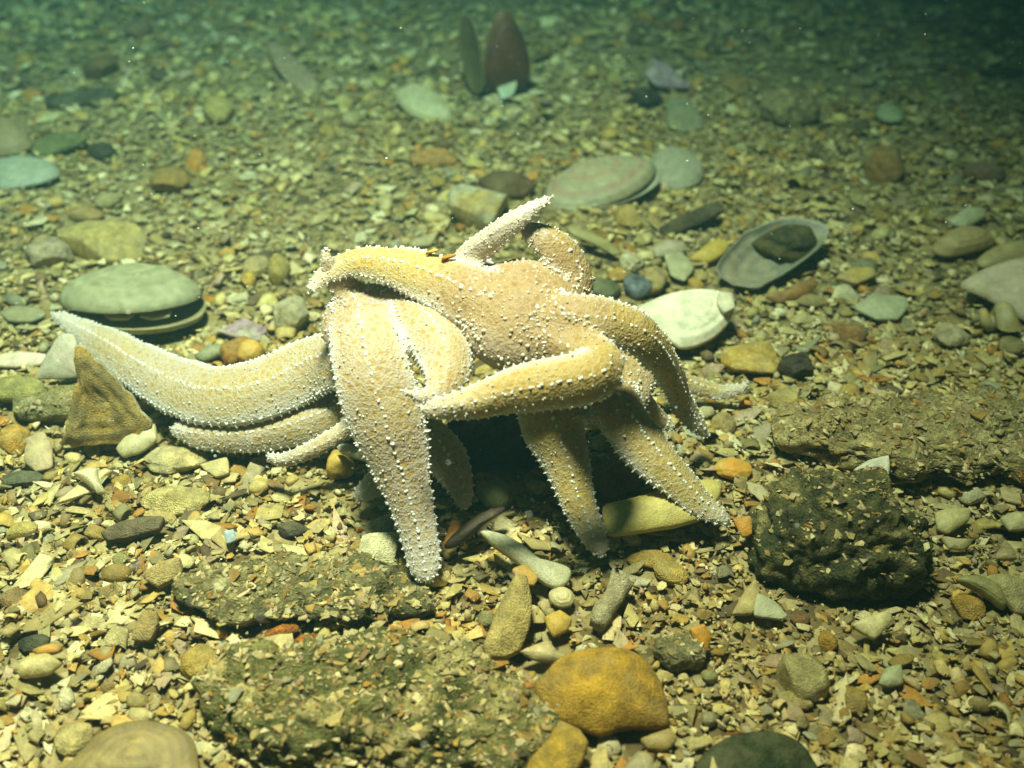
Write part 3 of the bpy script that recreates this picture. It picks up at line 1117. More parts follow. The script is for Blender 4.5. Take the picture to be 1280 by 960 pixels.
sheet('shell_valve', 'flat grey-blue shell at the left edge', 'shell', [(-15, 212), (20, 196), (62, 203), (74, 220), (40, 232), (0, 236)], .45, (0, -.2, 1), .15, .5, (.34, .39, .36), (.30, .34, .31), crisp=False)
stone('stone', 'pale stone with a yellow top behind the uppermost arm', 'stone', 598, 262, 74, 58, (.46, .35, .13), (.42, .42, .33), cuts=9, rough=.12, patch=1.6, ref='the yellow-topped stone')
sheet('wood_splinter', 'dark brown sunken wood piece behind the uppermost arm tip', 'wood', [(598, 228), (620, 216), (650, 218), (670, 232), (655, 248), (622, 246)], .5, (0, -.4, 1), .4, .3, (.16, .09, .04), (.09, .06, .03), mat=M_STONE, ref='the dark wood piece')
stone('pebble', 'upright olive pebble left of the curled arm tip of the topmost starfish', 'pebble', 349, 336, 28, 38, (.44, .34, .10), (.40, .33, .13), cuts=2, flat=.9)
stone('pebble', 'pale tan pebble touching the upright olive pebble', 'pebble', 322, 334, 32, 30, (.46, .38, .22), tan, cuts=3)
stone('pebble', 'small bright yellow pebble below the pale tan pebble', 'pebble', 310, 350, 20, 22, (.55, .38, .08), ochre, cuts=3)
stone('stone', 'pale crusted block left of the front arm of the pile', 'stone', 365, 392, 42, 58, (.50, .45, .28), (.58, .55, .44), cuts=8, rough=.15, flat=.9, ref='the pale crusted block')
stone('stone', 'purple and white crusted stone above the longest starfish arm', 'stone', 304, 414, 62, 32, (.50, .36, .50), (.62, .58, .56), cuts=8, rough=.2, flat=.8, patch=2)
stone('pebble', 'rust-orange pebble leaning on the purple and white stone', 'pebble', 297, 440, 40, 38, (.46, .22, .05), (.42, .25, .07), cuts=2, flat=.8, lift=.3)
stone('pebble', 'glossy yellow pebble in front of the rust-orange pebble', 'pebble', 313, 440, 34, 32, (.54, .36, .09), ochre, cuts=2, flat=.8, lift=.6, mat=M_SHELL)
sheet('shell_fragment', 'curved green-grey shell strip above the longest arm', 'shell strip', [(243, 446), (262, 432), (282, 432), (276, 444), (255, 452)], .5, (0, -.4, 1), .15, .25, (.30, .32, .22))
stone('pebble', 'small red-brown pebble right of the gaping clam', 'pebble', 226, 345, 28, 14, (.32, .16, .08), brown, cuts=3)
sheet('shell_fragment', 'flat grey-green disc left of the gaping clam', 'shell flake', [(0, 392), (20, 384), (50, 386), (58, 394), (40, 403), (10, 402)], .35, (0, -.1, 1), .15, .2, (.24, .25, .17), (.3, .28, .18))

# leaning shell fragment that carries the long arm
lean = sheet('shell_fragment', 'broken yellow-brown shell leaning upright under the longest starfish arm', 'broken shell',
      [(93, 427), (108, 432), (125, 452), (150, 480), (175, 508), (194, 530), (190, 543), (160, 550), (130, 557), (100, 560), (76, 556), (82, 538), (92, 515), (90, 492), (96, 470), (91, 448)],
      1.7, (.12, -.92, .45), .4, .2, (.38, .27, .08), (.15, .12, .06), (.62, .60, .50), rough=.16, mat=M_STONE, rings=3, jag=4.0, anchor=(125, 520), ref='the leaning broken shell')
sheet('shell_fragment', 'translucent pale shell leaning behind the broken yellow-brown one', 'broken shell', [(75, 418), (92, 418), (100, 440), (102, 470), (75, 474), (44, 474), (56, 448)], 1.3, (-.2, -.85, .6), .1, .2, (.46, .48, .42), (.46, .40, .38), anchor=(75, 465))
sheet('shell_fragment', 'long pink-white shell strip at the left edge', 'shell strip', [(-5, 446), (25, 440), (58, 444), (52, 456), (20, 460), (-5, 458)], .4, (0, -.3, 1), .12, .2, (.62, .52, .50), (.66, .60, .52))
sheet('stone_slab', 'flat mossy yellow stone left of the leaning broken shell', 'stone', [(-10, 478), (15, 473), (50, 475), (58, 490), (35, 502), (0, 500)], .6, (0, -.2, 1), .3, .3, (.34, .32, .12), (.28, .27, .12), mat=M_STONE)
stone('pebble', 'bent orange pebble at the left edge below the mossy stone', 'pebble', 18, 548, 38, 38, (.55, .31, .07), (.50, .34, .10), cuts=4, rot=35)
stone('pebble', 'oval slate-grey pebble at the left edge', 'pebble', 30, 599, 50, 22, (.10, .11, .085), (.14, .14, .10), cuts=1, mat=M_STONE, ref='the slate-grey pebble')
sheet('shell_fragment', 'ridged pinkish shell strip between orange and slate-grey pebbles', 'shell strip', [(35, 548), (55, 540), (66, 560), (66, 585), (45, 590), (30, 576)], .5, (.1, -.4, 1), .15, .2, (.46, .36, .26), (.42, .36, .22), ray_ribs=10)
stone('stone', 'smooth pale yellow stone in front of the longest starfish arm', 'stone', 220, 626, 88, 36, (.58, .50, .25), (.48, .40, .18), cuts=2, rough=.1, flat=.6, ref='the smooth pale yellow stone')
sheet('slate_chip', 'dark brown flat chip in front of the smooth pale yellow stone', 'stone chip', [(127, 668), (150, 655), (185, 648), (206, 648), (200, 664), (165, 674), (135, 679)], .5, (.05, -.35, 1), .4, .12, (.11, .085, .06), (.15, .12, .085), mat=M_STONE, ref='the dark brown flat chip')
stone('pebble', 'black angular pebble right of the dark brown flat chip', 'pebble', 366, 662, 40, 22, (.09, .085, .07), dark, cuts=8)
sheet('shell_fragment', 'small sky-blue shell chip on the pale gravel', 'shell chip', [(280, 665), (292, 662), (296, 675), (284, 680)], .7, (.1, -.5, 1), .1, .05, (.38, .48, .62))
sheet('shell_fragment', 'white hooked shell piece left of the smooth pale yellow stone', 'shell piece', [(92, 592), (112, 585), (122, 586), (124, 600), (132, 616), (122, 618), (110, 606)], .8, (.2, -.5, 1), .14, .3, (.60, .57, .44), (.54, .50, .38))
sheet('shell_fragment', 'jagged pale shell plate below the left end of the rounded starfish side', 'shell plate', [(145, 562), (160, 540), (180, 545), (194, 530), (196, 550), (178, 566), (155, 572)], .7, (0, -.6, 1), .14, .3, (.54, .52, .38), (.48, .45, .3))
stone('stone', 'flat crumbly cream stone below the rounded starfish side', 'stone', 222, 572, 80, 40, (.58, .53, .34), (.52, .44, .25), cuts=8, rough=.18, flat=.45)
sheet('shell_fragment', 'tilted tan chip below the curled arm tip', 'shell chip', [(250, 582), (284, 572), (287, 592), (270, 597)], .6, (0, -.5, 1), .15, .1, (.46, .41, .24), (.5, .42, .22))
stone('pebble', 'small amber cube-like pebble by the white hooked shell piece', 'pebble', 152, 602, 24, 20, (.50, .34, .09), ochre, cuts=8)
stone('pebble', 'shiny yellow pebble under the left flank of the front arm', 'pebble', 426, 580, 38, 40, (.56, .40, .10), (.46, .33, .09), cuts=2, flat=.95, mat=M_SHELL, lift=.2)
sheet('shell_fragment', 'small bluish white cupped shell above the shiny yellow pebble', 'shell piece', [(420, 556), (438, 556), (458, 570), (462, 578), (440, 572), (425, 566)], 1.6, (-.1, -.5, 1), .12, .2, (.58, .62, .62), (.4, .42, .36))
sheet('stone_chip', 'squarish white stone chip beside the tip of the front arm', 'stone chip', [(452, 672), (472, 668), (497, 668), (496, 690), (492, 709), (468, 704), (447, 700)], .7, (.05, -.45, 1), .45, .1, (.62, .62, .46), (.56, .54, .38), mat=M_STONE, ref='the squarish white chip')

# bits under the pile
stone('stone', 'black filler lump added to darken the hollow under the starfish pile', 'stone', 622, 540, 130, 110, (.012, .012, .010), (.02, .018, .014), cuts=4, rough=.15, flat=.9, emb=.5)  # added lump, its black colour stands in for the hollow's deep shade
stone('pebble', 'smooth glassy green pebble in the dark hollow under the pile', 'pebble', 619, 621, 43, 38, (.22, .26, .14), (.18, .22, .11), cuts=0, rough=.04, flat=.9, mat=M_SHELL, ref='the glassy green pebble')
sheet('mussel_shell', 'narrow black mussel shell strip in front of the glassy green pebble', 'mussel', [(556, 680), (575, 660), (600, 642), (626, 634), (630, 640), (605, 656), (580, 678), (562, 686)], 1.1, (.2, -.6, .8), .22, .3, (.03, .02, .02), (.07, .045, .035), crisp=False)
stone('pebble', 'small yellow crumb pebble between front arm and black mussel strip', 'pebble', 577, 648, 24, 20, (.50, .40, .13), ochre, cuts=6)
stone('pebble', 'shiny red-brown pebble in the hollow beside the lower arm', 'pebble', 672, 590, 20, 16, (.34, .13, .06), brown, cuts=0, mat=M_SHELL)
stone('stone', 'crumbly beige lump in the hollow beside the lower arm', 'stone', 672, 610, 30, 26, (.46, .40, .24), tan, cuts=6, rough=.25)
stone('stone', 'rusty brown stone between the two orange starfish arms', 'stone', 770, 600, 70, 60, (.20, .12, .04), (.13, .09, .04), cuts=6, rough=.14, flat=.8)
sheet('shell_fragment', 'broad pale yellow slab lying under the lower right starfish arm', 'shell slab', [(752, 634), (775, 628), (806, 620), (850, 606), (890, 600), (903, 606), (900, 622), (880, 648), (840, 660), (795, 667), (760, 670)],
      1.5, (.03, -.35, 1), .28, .35, (.56, .50, .19), (.50, .44, .16), rough=.03, mat=M_SHELL, ref='the pale yellow slab')

# foreground stones
sheet('stone_slab', 'tan elongated flat stone standing out in front of the pile', 'stone', [(602, 812), (618, 770), (632, 740), (645, 720), (658, 722), (664, 750), (662, 785), (650, 815), (630, 824), (610, 824)], .9, (.1, -.5, 1), .5, .25, (.48, .38, .15), (.42, .34, .15), mat=M_STONE, ref='the tan elongated stone')
sheet('shell_fragment', 'small amber flake at the top of the tan elongated stone', 'shell flake', [(640, 712), (656, 706), (672, 720), (668, 732), (650, 730)], 1.0, (.1, -.4, 1), .14, .1, (.52, .32, .07), ochre)
sheet('shell_fragment', 'long white pointed shell splinter between the front and lower arms', 'shell splinter', [(601, 665), (625, 668), (652, 682), (680, 703), (712, 712), (708, 730), (690, 735), (668, 722), (640, 700), (615, 682)], 1.0, (.1, -.45, 1), .25, .25, (.56, .58, .44), (.62, .62, .50), crisp=False, ref='the long white splinter')
sheet('shell_valve', 'small rounded white shell below the long white splinter', 'shell', [(687, 740), (702, 734), (716, 742), (715, 756), (700, 760), (688, 752)], .4, (.1, -.3, 1), .15, .2, (.60, .55, .36), (.48, .42, .25), crisp=False, rings=3)
sheet('shell_fragment', 'bright yellow crumpled flake below the small rounded white shell', 'shell flake', [(680, 772), (700, 763), (715, 775), (708, 790), (692, 797), (684, 785)], .5, (.1, -.4, 1), .14, .2, (.58, .44, .08), ochre)
sheet('shell_fragment', 'pale curved shell piece behind the large yellow shell', 'shell piece', [(650, 815), (672, 805), (685, 802), (700, 818), (718, 826), (700, 830), (668, 826)], .6, (.1, -.4, 1), .14, .25, (.54, .48, .30), tan)
big = sheet('shell_valve', 'large yellow-orange domed shell in the front', 'shell', [(668, 858), (682, 840), (705, 820), (745, 810), (785, 814), (812, 832), (828, 862), (836, 905), (815, 912), (780, 912), (752, 920), (725, 912), (698, 902), (680, 884)],
      .95, (.05, -.34, 1), .22, .7, (.56, .35, .05), (.40, .25, .045), (.14, .09, .03), rough=.07, crisp=False, mat=M_STONE, ref='the large yellow-orange shell')
sheet('shell_fragment', 'yellow-orange shell shard in front of the large domed shell', 'shell shard', [(700, 900), (725, 912), (736, 930), (725, 960), (700, 990), (650, 990), (660, 955), (685, 925)], .9, (-.1, -.3, 1), .22, .3, (.48, .32, .05), (.40, .27, .06), mat=M_STONE)
sheet('shell_fragment', 'lower rim piece under the large yellow-orange shell', 'shell piece', [(800, 925), (838, 912), (846, 925), (835, 938), (810, 938)], .3, (0, -.2, 1), .2, .2, (.40, .30, .08), tan)
sheet('shell_fragment', 'orange leaf-shaped chip standing in the fine gravel', 'shell chip', [(862, 786), (880, 780), (889, 796), (880, 820), (870, 806)], .8, (.1, -.75, .7), .14, .1, (.60, .31, .04), orange, ref='the orange leaf-shaped chip')
V, T = tube(catmull([ground(778, 722, .9), ground(770, 742, .7), ground(757, 760, .6), ground(745, 782, .4)], 14, False), np.r_[np.linspace(.5, .42, 4), np.linspace(.38, .36, 6), np.linspace(.4, .3, 4)], 12, 3, .22)
thing_mesh('coral_branch', V, T, M_STONE, mixc((.50, .46, .33), (.42, .38, .26), np.clip(.5 + fbm(V, 4, 3), 0, 1)), 'knobbly bone-like grey-cream stick in front of the lower arm', 'coral branch', ref='the bone-like stick')
stone('pebble', 'flat ochre pebble in front of the pale yellow slab', 'pebble', 812, 698, 58, 24, (.48, .34, .08), ochre, cuts=3, flat=.5)
stone('pebble', 'rounded ochre pebble right of the lower arm tip', 'pebble', 838, 716, 46, 28, (.48, .35, .09), (.44, .34, .13), cuts=2, rot=-25, flat=.6)
stone('pebble', 'glossy yellow-orange pebble right of the lower right starfish arm', 'pebble', 916, 586, 48, 27, (.60, .40, .09), (.62, .30, .04), cuts=2, flat=.7, patch=2, mat=M_SHELL, ref='the glossy yellow-orange pebble')
stone('stone', 'flat golden stone below the bright white shell', 'stone', 937, 450, 72, 44, (.52, .35, .07), (.58, .46, .20), cuts=6, flat=.5, rough=.1, ref='the golden stone')
stone('stone', 'dark crusted lump right of the golden stone', 'stone', 992, 458, 44, 38, (.07, .06, .045), dark, cuts=4, rough=.2, mat=M_CRUST)
sheet('shell_fragment', 'orange wedge at the foot of the blackish rock', 'shell wedge', [(916, 650), (938, 645), (940, 668), (928, 672)], .9, (-.1, -.6, .8), .2, .1, (.52, .28, .05), orange)

# the rugged rocks ------------------------------------------------------
LUMPS = []


def lump(name, label, cat, px, py, dims, rot, pw, c, c2, c3, sub=6, rough=.22, emb=.3, layers=0, ref=None, fine=.09, tilt=(0, 0), rug=.0, sink=True):
    sd = nseed()
    V, T = ico(sub)
    Q = np.sign(V) * np.abs(V) ** pw
    Q /= np.abs(Q).max(0)
    W = Q * np.array(dims)
    sc = 1 / np.mean(dims)
    d = fbm(W * sc * 1.4, sd, 3) * rough * np.mean(dims) + fbm(W * 1.6, sd + 2, 4, .6) * fine * 2.4
    d -= rug * np.clip(fbm(W * .75, sd + 11, 3, .6) + .05, -.1, .6) * 1.6
    if layers:
        d2 = np.sin(W[:, 2] * layers + 2.5 * fbm(W * .35, sd + 4, 2)) * .12
        W[:, :2] += (V[:, :2] * d2[:, None])
    W = W + V * d[:, None]
    W = W @ eul(tilt[0], tilt[1], rot).T
    cen = ground(px, py, dims[2] * (1 - emb))
    t = np.clip(.5 + 1.4 * fbm(W * .55, sd + 6, 4), 0, 1)
    Cc = mixc(c, c2, t)
    k = np.clip((fbm(W * 1.1, sd + 8, 4) - .12) * 4, 0, 1)
    Cc = Cc * (1 - k)[:, None] + np.asarray(c3) * k[:, None]
    V2 = W + cen
    o = thing_mesh(name, V2, T, M_CRUST, Cc, label, cat, True, None, None, sink, ref)
    LUMPS.append((o, V2, T))
    return o


ROCK = lump('rock', 'rugged blackish rock overgrown with dark green crust', 'rock', 1042, 668, (3.35, 2.2, 2.2), -14, .85, (.05, .055, .03), (.10, .095, .045), (.20, .18, .085), rough=.30, emb=.38, fine=.2, ref='the blackish rock', rug=.5)
SLAB1 = lump('rock_slab', 'thin layered slab of dark crusted rock in front of the starfish', 'rock', 382, 738, (4.5, 1.7, .55), 3, .75, (.085, .085, .045), (.17, .16, .085), (.32, .30, .19), rough=.4, emb=.3, layers=10, fine=.17, tilt=(-5, 4), rug=.4, sink=False, ref='the thin layered slab')
SLAB2 = lump('rock_slab', 'thick overgrown rock slab in the very front', 'rock', 470, 890, (5.4, 2.5, 1.1), -3, .78, (.075, .085, .035), (.16, .155, .065), (.30, .27, .13), rough=.4, emb=.55, layers=6, fine=.2, tilt=(-2, 5), rug=.6, sink=False, ref='the thick front slab')
MND = lump('rock_ridge', 'low brown crusted ridge of cemented shell sand at the right edge', 'rock', 1165, 548, (6.6, 2.6, .9), -8, .8, (.20, .17, .085), (.30, .25, .13), (.38, .34, .19), sub=5, rough=.34, emb=.72, fine=.2, ref='the crusted ridge', rug=.6, sink=False)
lump('rock', 'small crusted lump beside the orange leaf-shaped chip', 'rock', 852, 815, (.85, .7, .55), 20, .8, (.16, .15, .085), (.22, .2, .11), (.35, .32, .2), sub=5, rough=.3, emb=.25, fine=.05)
lump('rock', 'dark mossy lump left of the leaning broken shell', 'rock', 80, 502, (2.0, 1.2, .6), 5, .8, (.15, .16, .09), (.24, .22, .12), (.33, .3, .18), sub=5, rough=.3, emb=.35, fine=.08)
lump('rock', 'knobbly tan lump far right behind the pearly half shell', 'rock', 990, 135, (2.0, 1.5, 1.2), 5, .8, (.28, .24, .13), (.2, .18, .1), (.36, .3, .16), sub=5, rough=.3, emb=.3, fine=.09)

# rusty crumbs under the thin slab
for k, (px, py, w, h) in enumerate(((352, 790, 44, 24), (318, 806, 34, 22), (385, 800, 30, 18))):
    stone('rust_crumb', ['largest rust-red crumb below the thin layered slab', 'left rust-red crumb below the thin layered slab', 'small rust-red crumb right of the largest one'][k], 'crumb', px, py, w, h,
          (.32, .12, .025), (.20, .09, .03), cuts=5, rough=.3, fine=.09, mat=M_CRUST)
sheet('shell_fragment', 'half red half cream chip below the thin layered slab', 'shell chip', [(374, 812), (388, 806), (403, 810), (404, 822), (388, 830), (376, 826)], .6, (0, -.4, 1), .14, .15, (.50, .46, .34), (.30, .10, .04))
stone('pebble', 'round amber pebble with a pale centre left of the rust crumbs', 'pebble', 249, 828, 48, 42, (.46, .33, .08), (.42, .32, .11), cuts=3, flat=.6, ref='the round amber pebble')
V, T = tube(catmull([ground(268, 862, .45), ground(300, 864, .5), ground(330, 862, .5), ground(350, 858, .45)], 12, False), np.array([.3, .32, .33, .34, .34, .34, .35, .35, .36, .36, .35, .3]), 12, 5, .06)
thing_mesh('worm_tube', V, T, M_STONE, mixc((.52, .43, .18), (.46, .36, .14), np.clip(.5 + fbm(V * 2, 4, 2), 0, 1)), 'cream worm tube lying in front of the round amber pebble', 'worm tube', ref='the cream worm tube')
sheet('shell_valve', 'large grey-brown shell cut off by the bottom edge', 'shell', [(70, 985), (110, 930), (150, 905), (195, 902), (235, 918), (248, 950), (240, 990), (150, 1000)], .6, (0, -.3, 1), .25, .5, (.36, .28, .12), (.19, .15, .07), rings=7, rough=.08, crisp=False, ref='the large grey-brown shell')
stone('pebble', 'pale egg-like stone left of the large grey-brown shell', 'pebble', 92, 924, 48, 44, (.54, .46, .22), (.48, .40, .2), cuts=2)
sheet('shell_fragment', 'pale bent shell plate at the lower left', 'shell plate', [(18, 838), (35, 822), (62, 818), (78, 830), (60, 844), (30, 848)], .5, (0, -.3, 1), .15, .35, (.56, .50, .28), (.5, .42, .2))
stone('pebble', 'dark green-black pebble at the lower left', 'pebble', 42, 804, 40, 22, (.04, .06, .045), dark, cuts=3, rot=10)
sheet('shell_fragment', 'slim orange shell sliver below the dark green-black pebble', 'shell sliver', [(40, 814), (60, 806), (80, 806), (72, 816), (50, 820)], .5, (0, -.3, 1), .12, .15, (.46, .25, .06), ochre)
sheet('stone_chip', 'speckled tan chip in the lower left gravel', 'stone chip', [(165, 800), (178, 765), (196, 765), (198, 780), (188, 802)], .6, (0, -.5, 1), .25, .1, (.40, .29, .12), (.34, .26, .12), mat=M_STONE)
sheet('stone_chip', 'tan wedge chip in front of the dark brown flat chip', 'stone chip', [(178, 720), (200, 704), (226, 698), (228, 720), (198, 735)], .6, (0, -.45, 1), .3, .15, (.44, .35, .16), tan, mat=M_STONE)
stone('pebble', 'brown pebble at the left edge of the lower gravel', 'pebble', 18, 746, 44, 32, (.28, .20, .10), brown, cuts=3)

# right side
sheet('shell_valve', 'small white triangular shell above the blackish rock', 'shell', [(1067, 588), (1085, 576), (1110, 570), (1112, 585), (1108, 602), (1090, 596)], 1.3, (-.1, -.6, .8), .16, .2, (.66, .66, .60), (.58, .58, .5), umbo=(1108, 572), ref='the white triangular shell')
stone('pebble', 'flat brown pebble behind the white triangular shell', 'pebble', 1098, 562, 48, 18, (.26, .2, .11), brown, cuts=2)
sheet('shell_valve', 'big pink-white ribbed shell at the right edge', 'shell', [(1200, 358), (1222, 342), (1255, 330), (1300, 326), (1310, 380), (1290, 402), (1262, 392), (1235, 375)], 1.1, (-.1, -.35, 1), .2, .9, (.52, .43, .36), (.50, .45, .33), ray_ribs=26, umbo=(1290, 345), crisp=False, ref='the pink-white ribbed shell')
# whelk
V = []
turns, n_, m_ = 3.2, 12, 60
wc = ground(1240, 398, .7)
for i in range(m_):
    u = i / (m_ - 1)
    a = u * turns * 2 * math.pi
    gr = math.exp(-2.2 * u)
    rr, rad = .55 * gr, .62 * gr
    cx = np.array([-.9 + 2.3 * (1 - gr), rr * math.cos(a), rr * math.sin(a)])
    for k in range(n_):
        b2 = 2 * math.pi * k / n_
        V.append(cx + np.array([math.cos(b2) * rad * .95, math.sin(b2) * rad * math.cos(a), math.sin(b2) * rad * math.sin(a)]))
V = np.array(V)
T = np.array(rings_to_tris(m_, n_))
V = put(V, eul(0, 8, 150), wc)
thing_mesh('whelk', V, T, M_SHELL, mixc((.46, .36, .13), (.40, .38, .27), np.clip(.5 + fbm(V * 1.2, 6, 3), 0, 1)), 'olive whelk shell in front of the pink-white ribbed shell', 'whelk', ref='the olive whelk')
sheet('shell_valve', 'brown oval shell behind the pink-white ribbed shell', 'shell', [(1164, 312), (1180, 295), (1208, 288), (1235, 294), (1242, 306), (1215, 316), (1185, 321)], .6, (0, -.25, 1), .18, .8, (.42, .32, .17), (.34, .26, .13), rings=4, crisp=False, ref='the brown oval shell')
sheet('shell_valve', 'yellowish shell at the right edge behind the pink-white ribbed shell', 'shell', [(1222, 325), (1245, 310), (1290, 302), (1300, 322), (1260, 332), (1230, 335)], .4, (0, -.2, 1), .18, .5, (.46, .40, .2), tan, crisp=False)
sheet('shell_fragment', 'flat pale grey flake in the gravel right of the pearly half shell', 'shell flake', [(1066, 384), (1090, 370), (1132, 372), (1136, 384), (1122, 400), (1095, 400)], .5, (0, -.2, 1), .16, .2, (.42, .44, .33), (.36, .37, .27), ref='the flat pale grey flake')
sheet('shell_fragment', 'yellow bar-shaped chip above the flat pale grey flake', 'shell chip', [(1044, 348), (1065, 336), (1092, 336), (1094, 346), (1070, 356)], .5, (0, -.3, 1), .25, .15, (.48, .36, .09), tan)
stone('pebble', 'rust-brown angular pebble left of the olive whelk', 'pebble', 1062, 418, 36, 32, (.36, .20, .08), brown, cuts=8)
stone('pebble', 'pale snail-like knob left of the olive whelk', 'pebble', 1188, 420, 42, 32, (.46, .40, .26), (.5, .45, .32), cuts=2, rough=.14)
stone('pebble', 'small olive pebble at the right edge', 'pebble', 1264, 432, 34, 26, (.28, .25, .11), tan, cuts=2)
sheet('shell_fragment', 'pale chalky shell plate far right', 'shell plate', [(1185, 278), (1205, 262), (1228, 260), (1232, 272), (1205, 286)], .5, (0, -.4, 1), .16, .3, (.50, .50, .37), (.44, .43, .3))
stone('stone', 'mottled orange and grey stone far right', 'stone', 1105, 205, 52, 50, (.36, .20, .07), (.32, .28, .14), cuts=8, rot=30, flat=.8, ref='the mottled orange stone')
stone('pebble', 'reddish purple pebble far right', 'pebble', 1228, 216, 50, 26, (.26, .16, .14), brown, cuts=3)
stone('pebble', 'dark flat pebble at the far right edge', 'pebble', 1252, 91, 56, 16, (.05, .06, .035), dark, cuts=2)
stone('pebble', 'mottled amber pebble behind the purple-white barnacle shell', 'pebble', 920, 107, 34, 22, (.40, .24, .07), tan, cuts=5)
stone('pebble', 'orange pebble at the far edge right of the mussel', 'pebble', 845, 33, 26, 20, (.36, .18, .05), brown, cuts=3)
sheet('shell_valve', 'smooth green-white shell piece at the far right', 'shell', [(1095, 142), (1110, 132), (1128, 142), (1126, 152), (1105, 152)], .4, (0, -.2, 1), .15, .4, (.40, .46, .30), crisp=False)
bs = sheet('barnacle_shell', 'broken purple and white barnacle shell at the far side', 'barnacle', [(806, 92), (815, 74), (830, 78), (848, 94), (866, 110), (845, 112), (820, 108)], 1.0, (0, -.7, .8), .25, .35, (.56, .52, .56), (.28, .17, .32), rough=.12, mat=M_STONE, ref='the purple-white barnacle shell')
stone('stone', 'black-brown lump in front of the purple-white barnacle shell', 'stone', 808, 122, 42, 26, (.06, .05, .04), dark, cuts=6)
sheet('stone_slab', 'pointed green-grey flat stone behind the large banded clam', 'stone', [(832, 140), (836, 122), (868, 132), (880, 160), (855, 168), (836, 160)], .5, (0, -.3, 1), .25, .25, (.26, .27, .19), (.3, .3, .2), mat=M_STONE)
sheet('shell_fragment', 'cream scalloped shell piece right of the blackish rock', 'shell piece', [(1168, 642), (1185, 636), (1212, 636), (1210, 652), (1185, 668), (1172, 662)], .6, (0, -.4, 1), .15, .25, (.52, .48, .26), (.46, .41, .2), ref='the cream scalloped piece')
sheet('shell_fragment', 'pale crescent chip below the cream scalloped piece', 'shell chip', [(1176, 672), (1196, 675), (1216, 676), (1205, 688), (1186, 686)], .5, (0, -.3, 1), .14, .2, (.50, .46, .26))
sheet('shell_fragment', 'white chip at the right edge above the green shell', 'shell chip', [(1250, 648), (1270, 640), (1290, 645), (1285, 662), (1262, 664)], .6, (0, -.3, 1), .16, .2, (.54, .50, .3))
stone('pebble', 'orange-brown angular pebble right of the blackish rock', 'pebble', 1210, 759, 38, 32, (.46, .28, .06), ochre, cuts=7, ref='the orange-brown angular pebble')
sheet('shell_valve', 'curved olive-green shell right of the orange-brown angular pebble', 'shell', [(1195, 725), (1220, 720), (1245, 732), (1256, 752), (1252, 762), (1228, 745)], .7, (.1, -.5, 1), .2, .4, (.26, .25, .12), (.32, .3, .15), rings=4, crisp=False)
sheet('stone_slab', 'broad pitted cream stone at the right edge', 'stone', [(1226, 726), (1250, 718), (1290, 732), (1300, 770), (1270, 768), (1250, 745)], .5, (0, -.3, 1), .3, .25, (.48, .43, .23), (.42, .38, .2), mat=M_STONE)
sheet('shell_fragment', 'white pointed shell chip below the blackish rock', 'shell chip', [(1064, 782), (1085, 770), (1110, 764), (1115, 776), (1092, 800)], .8, (.1, -.5, 1), .2, .2, (.62, .58, .34), (.56, .5, .28), ref='the white pointed chip')
stone('pebble', 'round amber pebble below the blackish rock', 'pebble', 1035, 801, 25, 26, (.46, .28, .05), ochre, cuts=2, flat=.9)
stone('pebble', 'wine-brown pebble below the left side of the blackish rock', 'pebble', 1000, 773, 26, 18, (.24, .12, .06), brown, cuts=2)
sheet('shell_fragment', 'grey-white plate left below the blackish rock', 'shell plate', [(942, 770), (946, 742), (968, 752), (984, 770), (978, 775)], .5, (0, -.4, 1), .15, .1, (.48, .50, .36))
sheet('shell_fragment', 'yellow triangular plate beside the grey-white plate', 'shell plate', [(915, 768), (930, 740), (944, 724), (950, 740), (940, 768)], .5, (0, -.35, 1), .2, .15, (.48, .41, .18), tan)
stone('stone', 'pale wedge-shaped stone in the lower right gravel', 'stone', 1005, 848, 62, 60, (.42, .37, .18), (.36, .32, .16), cuts=9, flat=.9, ref='the pale wedge-shaped stone')
stone('pebble', 'flat olive pebble leaning on the pale wedge-shaped stone', 'pebble', 995, 875, 44, 22, (.40, .34, .12), tan, cuts=2, rot=-20)
sheet('shell_fragment', 'pale green square chip in the lower right gravel', 'shell chip', [(1098, 855), (1105, 836), (1126, 832), (1128, 855), (1108, 860)], .5, (0, -.35, 1), .15, .15, (.42, .44, .28))
sheet('shell_valve', 'dark green shell cut off by the bottom edge', 'shell', [(870, 970), (885, 938), (925, 918), (975, 918), (1010, 940), (1020, 980), (930, 995)], .25, (0, -.25, 1), .2, .3, (.025, .045, .02), (.05, .06, .03), crisp=False, mat=M_STONE, rough=.1)
for k, (px, py, w, h, cc, lb) in enumerate(((1130, 548, 52, 22, (.44, .36, .18), 'flat tan stone at the front of the crusted ridge'),
                                            (1040, 545, 60, 26, (.46, .40, .2), 'flat cream stone behind the blackish rock'),
                                            (1000, 520, 56, 34, (.48, .38, .12), 'yellow blocky stone behind the blackish rock'),
                                            (978, 497, 40, 26, (.54, .44, .18), 'light yellow pebble below the dark crusted lump'),
                                            (1010, 375, 46, 20, (.34, .28, .15), 'flat brown pebble below the pearly half shell'),
                                            (905, 530, 30, 30, (.40, .34, .16), 'olive pebble below the curled right arm tip'))):
    stone('stone', lb, 'stone', px, py, w, h, cc, tan, cuts=6, flat=.55)
# ================================================================== SHELL GRAVEL
PAL = np.array([(.58, .51, .31), (.52, .44, .22), (.48, .35, .13), (.44, .29, .09), (.40, .32, .17), (.36, .31, .18), (.31, .28, .18), (.68, .63, .47), (.46, .24, .06), (.12, .09, .06), (.48, .38, .30), (.42, .43, .38), (.22, .15, .08)])
PAL = PAL * np.array([1.18, 1.03, .66])
PALP = np.array([.27, .18, .12, .07, .07, .05, .03, .18, .04, .025, .04, .015, .03])
PALP = PALP / PALP.sum()


